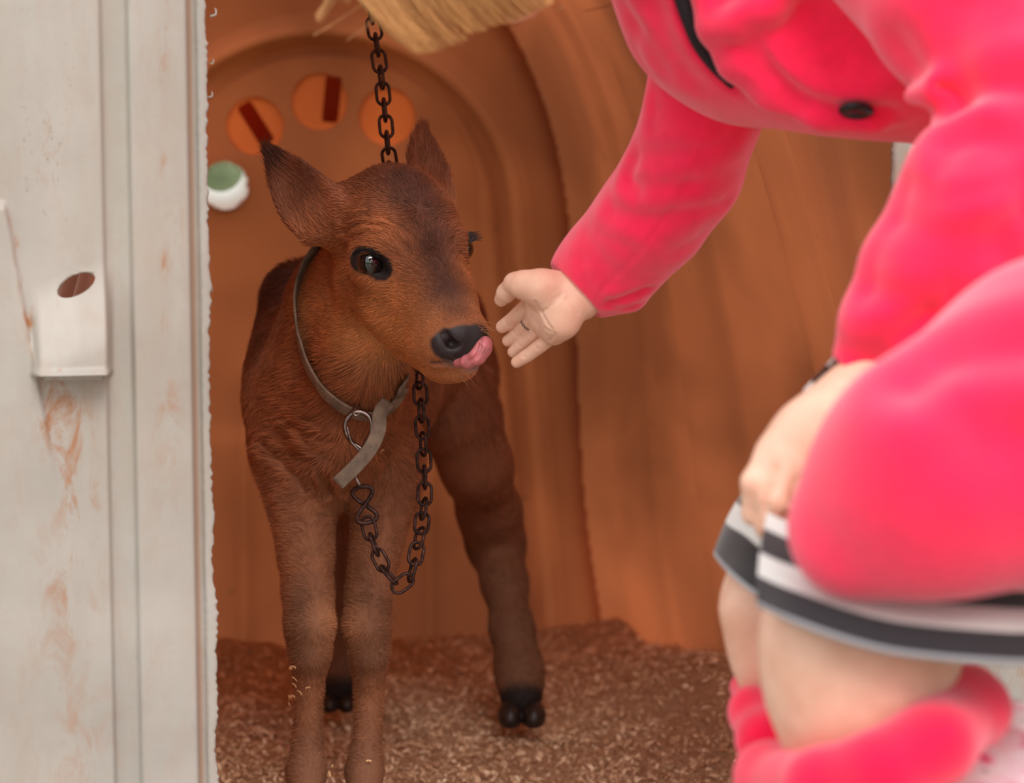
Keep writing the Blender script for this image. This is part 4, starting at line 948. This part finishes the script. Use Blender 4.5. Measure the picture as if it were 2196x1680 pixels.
# near hand, a fist holding the hem
Bh = SDF()
Bh.chain([(1890, 770, 1.69, 60), (1835, 850, 1.685, 60), (1800, 890, 1.68, 66)], .02)
Bh.chain([(1800, 890, 1.685, 66), (1740, 945, 1.68, 78), (1700, 985, 1.68, 76)], .02); Bh.chain([(1800, 930, 1.70, 62), (1765, 1000, 1.70, 66)], .02)
for f_ in ([(1655, 980, 1.672, 36), (1620, 1035, 1.665, 31), (1618, 1100, 1.675, 28), (1640, 1112, 1.70, 24)], [(1695, 1000, 1.662, 36), (1662, 1075, 1.655, 32), (1648, 1128, 1.665, 29), (1668, 1142, 1.69, 24)], [(1740, 1020, 1.662, 34), (1708, 1090, 1.657, 30), (1692, 1135, 1.668, 27), (1712, 1142, 1.69, 22)], [(1775, 1040, 1.668, 30), (1745, 1100, 1.662, 26), (1730, 1135, 1.672, 24), (1745, 1140, 1.69, 20)]):
    Bh.add(rcone(P(*f_[0][:3]), P(*f_[1][:3]), PX(f_[0][3], 1.67), PX(f_[1][3], 1.67)), .010)
    Bh.chain(f_[1:], .003)
Bh.chain([(1740, 960, 1.73, 40), (1690, 1050, 1.735, 32), (1665, 1110, 1.725, 26)], .012)              # thumb behind the cloth
for (x, y, x2, y2) in ((1662, 1005, 1640, 1100), (1708, 1030, 1678, 1120), (1752, 1050, 1722, 1120)):
    a = hit(Bh, x, y, 1.3); b = hit(Bh, x2, y2, 1.3); Bh.sub(rcone(a, b, .0018, .0030), .005)
Vh, Fh = Bh.mesh(.0020); Vh = relax(Vh, Fh, 1, .4)
mesh('body', *merge([(Vb, Fb), (Va, Fa), (Vh, Fh)]), skin, PE)
# finger nails of the near hand and thumb nail of the reaching hand; ring
rc = P(1133, 693, 2.2235); rn = nrm(P(1098, 724, 2.24)-P(1158, 668, 2.207)); a = np.linspace(0, 2*math.pi, 72, endpoint=False); u = nrm(np.cross(rn, nrm(CAM-rc))); v = np.cross(rn, u)
mesh('finger_ring', *tube(rc+(np.cos(a)[:, None]*u+np.sin(a)[:, None]*v)*.0090+np.sin(a*18)[:, None]*rn*.0009, .0006, 6, closed=True), steel, PE)
# striped cuff of the shirt under the near sleeve
stripe = M('striped_jersey'); b = stripe.node_tree.nodes['Principled BSDF']; at = node(stripe, 'ShaderNodeAttribute', attribute_name='tint'); link(stripe, at.outputs['Color'], b.inputs['Base Color']); setin(b, Roughness=.85, Sheen_Weight=.3); b.inputs['Specular IOR Level'].default_value = .15
WH = lin((204, 201, 197)); BK = lin((28, 24, 29)); SV = lin((140, 140, 144))
def strip(name, bottom, offs, depth_in, bands, n=160, m=60, parent=None, th=.003):
    """cloth band: bottom edge pixels, offset of the top edge in pixels, how far the top leans back"""
    B = spline(np.array([P(*q) for q in bottom]), n); Tq = spline(np.array([P(q[0]+o[0], q[1]+o[1], q[2]+depth_in) for q, o in zip(bottom, offs)]), n)
    v = np.linspace(0, 1, m); G = B[:, None]*(1-v[None, :, None])+Tq[:, None]*v[None, :, None]
    T = nrm(np.gradient(B, axis=0)); nn_ = nrm(np.cross(T, nrm(Tq-B)))
    G = G+nn_[:, None]*(.004*np.sin(v*math.pi)[None, :, None]*1.0)
    col = np.zeros((n, m, 3))
    for lo, hi, c in bands: col[:, (v >= lo) & (v <= hi)] = c
    o = mesh(name, G.reshape(-1, 3), grid_mesh(n, m), stripe, parent, cols=col.reshape(-1, 3)); s = o.modifiers.new('Solidify', 'SOLIDIFY'); s.thickness = th; s.offset = 0; return o
bands = [(0, .018, SV), (.018, .27, BK), (.27, .50, WH), (.50, .78, BK), (.78, 1, WH)]
near_b = [(1624, 1299, 1.505), (1700, 1334, 1.465), (1800, 1371, 1.445), (1900, 1398, 1.435), (2000, 1412, 1.43), (2100, 1420, 1.43), (2200, 1424, 1.44), (2400, 1420, 1.48), (2600, 1390, 1.56)]
sk = strip('skirt', near_b, [(22, -196)]*2+[(10, -200)]*7, .11, bands, parent=PE); tag(sk, 'black and white striped skirt hem')
far_b = [(1780, 1215, 1.93), (1640, 1195, 1.90), (1555, 1180, 1.84), (1534, 1190, 1.775), (1562, 1228, 1.715), (1605, 1266, 1.675), (1655, 1300, 1.655), (1720, 1340, 1.64)]
offs = [(20, -180), (30, -170), (60, -150), (90, -135), (112, -168), (112, -170), (112, -170), (112, -170)]
b2 = [(0, .035, SV), (.035, .42, BK), (.42, .70, WH), (.70, .90, BK), (.90, 1, BK)]
strip('skirt_fold', far_b, offs, .02, b2, n=220, parent=sk)
cb = P(1838, 820, 1.70); axc = nrm(P(1770, 905, 1.69)-P(1865, 785, 1.69)); vc = nrm(cb-CAM); s5 = nrm(np.cross(axc, vc)); s5 = s5 if s5[0] < 0 else -s5
an = np.linspace(-.15, math.pi*.95, 60); tt = np.linspace(-.012, .030, 40); rc5 = PX(66, 1.69)
Gc = cb+tt[None, :, None]*axc+(np.cos(an)[:, None]*s5+np.sin(an)[:, None]*vc)[:, None, :]*(rc5+.002+.003*np.linspace(0, 1, 40)[None, :, None])
cc5 = np.zeros((60, 40, 3)); v5 = np.linspace(0, 1, 40); cc5[:] = WH; cc5[:, (v5 > .38) & (v5 < .78)] = BK
o = mesh('shirt_cuff', Gc.reshape(-1, 3), grid_mesh(60, 40), stripe, PE, cols=cc5.reshape(-1, 3)); so = o.modifiers.new('Solidify', 'SOLIDIFY'); so.thickness = .002
cb = P(1812, 845, 1.70); a = np.linspace(0, 2*math.pi, 60, endpoint=False); ax4 = nrm(P(1760, 870, 1.69)-P(1850, 770, 1.70)); s4 = nrm(np.cross(ax4, nrm(CAM-cb))); u4 = np.cross(s4, ax4)
# ---- cuffed warmers and boots
W1 = SDF(); W1.chain([(1655, 1660, 1.60, 62), (1760, 1688, 1.48, 72), (1890, 1662, 1.455, 80), (2000, 1600, 1.47, 84), (2072, 1520, 1.54, 78), (2080, 1500, 1.63, 60), (1960, 1560, 1.70, 50), (1760, 1620, 1.68, 52), (1655, 1660, 1.60, 62)], .02)
W1.chain([(1680, 1760, 1.60, 90), (1800, 1790, 1.52, 110), (1950, 1760, 1.52, 120)], .03)
W2 = SDF(); W2.chain([(1606, 1474, 1.80, 30), (1616, 1530, 1.73, 40), (1650, 1590, 1.69, 62), (1700, 1640, 1.70, 70), (1790, 1600, 1.76, 60), (1780, 1500, 1.85, 50), (1680, 1450, 1.87, 36), (1606, 1474, 1.80, 30)], .02)
W2.chain([(1680, 1680, 1.72, 72), (1730, 1850, 1.76, 90)], .03)
wv = []
for S_ in (W1, W2):
    v_, f_ = S_.mesh(.005); n_ = vnormals(v_, f_); v_ = v_+n_*(.005*(vnoise(v_*26)-.5))[:, None]; wv.append((v_, f_))
wm = mesh('leg_warmer', *wv[0], red, PE); mesh('leg_warmer', *wv[1], red, PE)
tag(wm, 'thick turned-down deep pink cuff')
bm_ = M('patterned_boot'); b = bm_.node_tree.nodes['Principled BSDF']; link(bm_, ramp(bm_, noise(bm_, 24, 2, .5, dist=1.2), [(.36, (226, 96, 132)), (.46, (240, 196, 208)), (.60, (238, 224, 226)), (.68, (120, 84, 104))]), b.inputs['Base Color']); setin(b, Roughness=.35)
def boot(pts, toe):
    S_ = SDF(); S_.chain(pts, .02); S_.chain(toe, .02); v_, f_ = S_.mesh(.006); return mesh('boot', v_, f_, bm_, PE)
boot([(2168, 1560, 1.72, 62), (2150, 1680, 1.66, 105), (2080, 1850, 1.62, 150), (1990, 2100, 1.60, 150), (1930, 2560, 1.61, 130)], [(1930, 2590, 1.61, 112), (1700, 2640, 1.60, 95)])
boot([(1745, 1750, 1.80, 100), (1790, 2100, 1.84, 110), (1800, 2310, 1.86, 98)], [(1800, 2340, 1.86, 84), (1640, 2372, 1.84, 72)])
# ---- hair
mhair = M('blond_hair'); b = mhair.node_tree.nodes['Principled BSDF']; at = node(mhair, 'ShaderNodeAttribute', attribute_name='tint'); link(mhair, at.outputs['Color'], b.inputs['Base Color']); setin(b, Roughness=.42); b.inputs['Specular IOR Level'].default_value = .5
nh = 15000; u = rng.uniform(0, 1, nh); cl_n = 46; cu = (np.floor(u*cl_n)+.5)/cl_n; un = u*.45+cu*.55
cx = np.interp(un, np.linspace(0, 1, 9), [822, 858, 905, 940, 985, 1040, 1095, 1145, 1188]); cy = np.interp(un, np.linspace(0, 1, 9), [44, 90, 120, 112, 92, 66, 50, 32, 6])
rag = .75+.25*vnoise(np.stack([cu*90, cu*0, cu*0], -1)); frac = np.sqrt(rng.uniform(.25, 1.0, nh)); cy = cy*1.04*rag**.5 - (1-frac)*110; cx = cx-(1-frac)*60+rng.normal(0, 4, nh)
dz = rng.normal(0, .016, nh)+.035*np.sin(un*3); d_ = 1.78+dz
k0 = np.array([P(x-120-40*q, -230+rng.normal(0, 10), d+.01) for x, q, d in zip(cx, un, d_)]); k3 = np.array([P(x, y, d) for x, y, d in zip(cx, cy, d_)])
k1 = np.array([P(x-125, y-150, d-.012) for x, y, d in zip(cx, cy, d_)]); k2 = np.array([P(x-70, y-58, d-.01) for x, y, d in zip(cx, cy, d_)])
hp_ = []
for t in np.linspace(0, 1, 9):
    hp_.append(k0*(1-t)**3+3*k1*t*(1-t)**2+3*k2*t*t*(1-t)+k3*t**3)
HPt = np.stack(hp_, 1)
ex = []
for (x0, y0, x1, y1, n) in ((765, -120, 682, 38, 70), (770, -100, 744, 2, 25), (880, -40, 745, 88, 4), (830, -20, 770, 78, 3), (860, -60, 672, 76, 3)):
    for i in range(n):
        j = rng.normal(0, 4, 4)*(1 if n > 10 else .4); dd = 1.80+rng.normal(0, .004); q = np.linspace(0, 1, 9)[:, None]
        w_ = 1-.6*q; a = np.array([x0+j[0]*3, y0]); c = np.array([x1+j[1], y1+j[2]*1.2]); m_ = (a+c)/2+[8+j[3], 10]
        pq = a*(1-q)**2+2*m_*q*(1-q)+c*q*q; ex.append([P(x, y, dd) for x, y in pq])
HPt = np.concatenate([HPt, np.array(ex)])
# the rest of the head of hair, falling from the crown
nc = 5000; th_ = rng.uniform(0, 2*math.pi, nc); ph = np.arccos(rng.uniform(-.1, 1, nc)); rt = np.stack([np.sin(ph)*np.cos(th_)*.074, np.sin(ph)*np.sin(th_)*.094-.012, np.cos(ph)*.09+.022], 1)
ok = ~((rt[:, 1] > .045) & (rt[:, 2] < .06)); rt = rt[ok]; rw = hc_+rt@Rh.T; nw = nrm((rt-np.array([0, -.012, .022])))@Rh.T
down = np.array([-.05, .02, -1.]); cap = []
for t in np.linspace(0, 1, 9): cap.append(rw+nw*(.012*math.sin(min(1, t*1.6)*1.5))+(-Rh[:, 1]*.10*t*(1-.4*t))+down*.05*t*t)
HPt = np.concatenate([HPt, np.stack(cap, 1)]); ntot = len(HPt)
tone = rng.uniform(0, 1, ntot)[:, None]*.6+np.concatenate([vnoise(np.stack([cu*37, cu*0, cu*0], -1)), np.full(ntot-nh, .5)])[:, None]*.4
hcol = lin((146, 80, 34))*(1-tone)+lin((240, 184, 116))*tone
ho = hair('hair', None, HPt, np.linspace(.00028, .00013, 9), mhair, PE, hcol); tag(ho, 'loose blond hair hanging forward')
# ------------------------------------------------------------------ pale shavings clinging to the calf's forelegs
mfl = simple('pale_shaving', (226, 178, 128), .8)
for (x, y, s) in ((634, 1424, 1.3), (640, 1448, .8), (660, 1466, .7), (649, 1478, .9), (640, 1462, .8), (636, 1488, 1.2), (632, 1494, .8), (632, 1506, .7), (700, 1644, 1.1), (696, 1660, .8), (789, 1632, .7), (811, 960, .6)):
    p, nq = lifthit(x, y, .007)
    if p[1] > 2.9: continue
    a = rng.uniform(0, math.pi); u = nrm(np.cross(nq, [math.cos(a), .2, math.sin(a)])); v = np.cross(nq, u); t = np.linspace(-1, 1, 7)
    pth = p+t[:, None]*u*.0042*s+(t*t)[:, None]*v*.0022*s; nn_ = np.repeat(nrm(nq*.8+v*.3)[None], 7, 0); T = nrm(np.gradient(pth, axis=0)); sd_ = nrm(np.cross(T, nn_))
    tag(mesh('wood_shaving', *ribbon(pth, sd_, nn_, .0028*s, .0007), mfl), "small pale wood shaving clinging to the brown calf's front coat", 'wood shaving', 'wood shavings stuck to the calf')
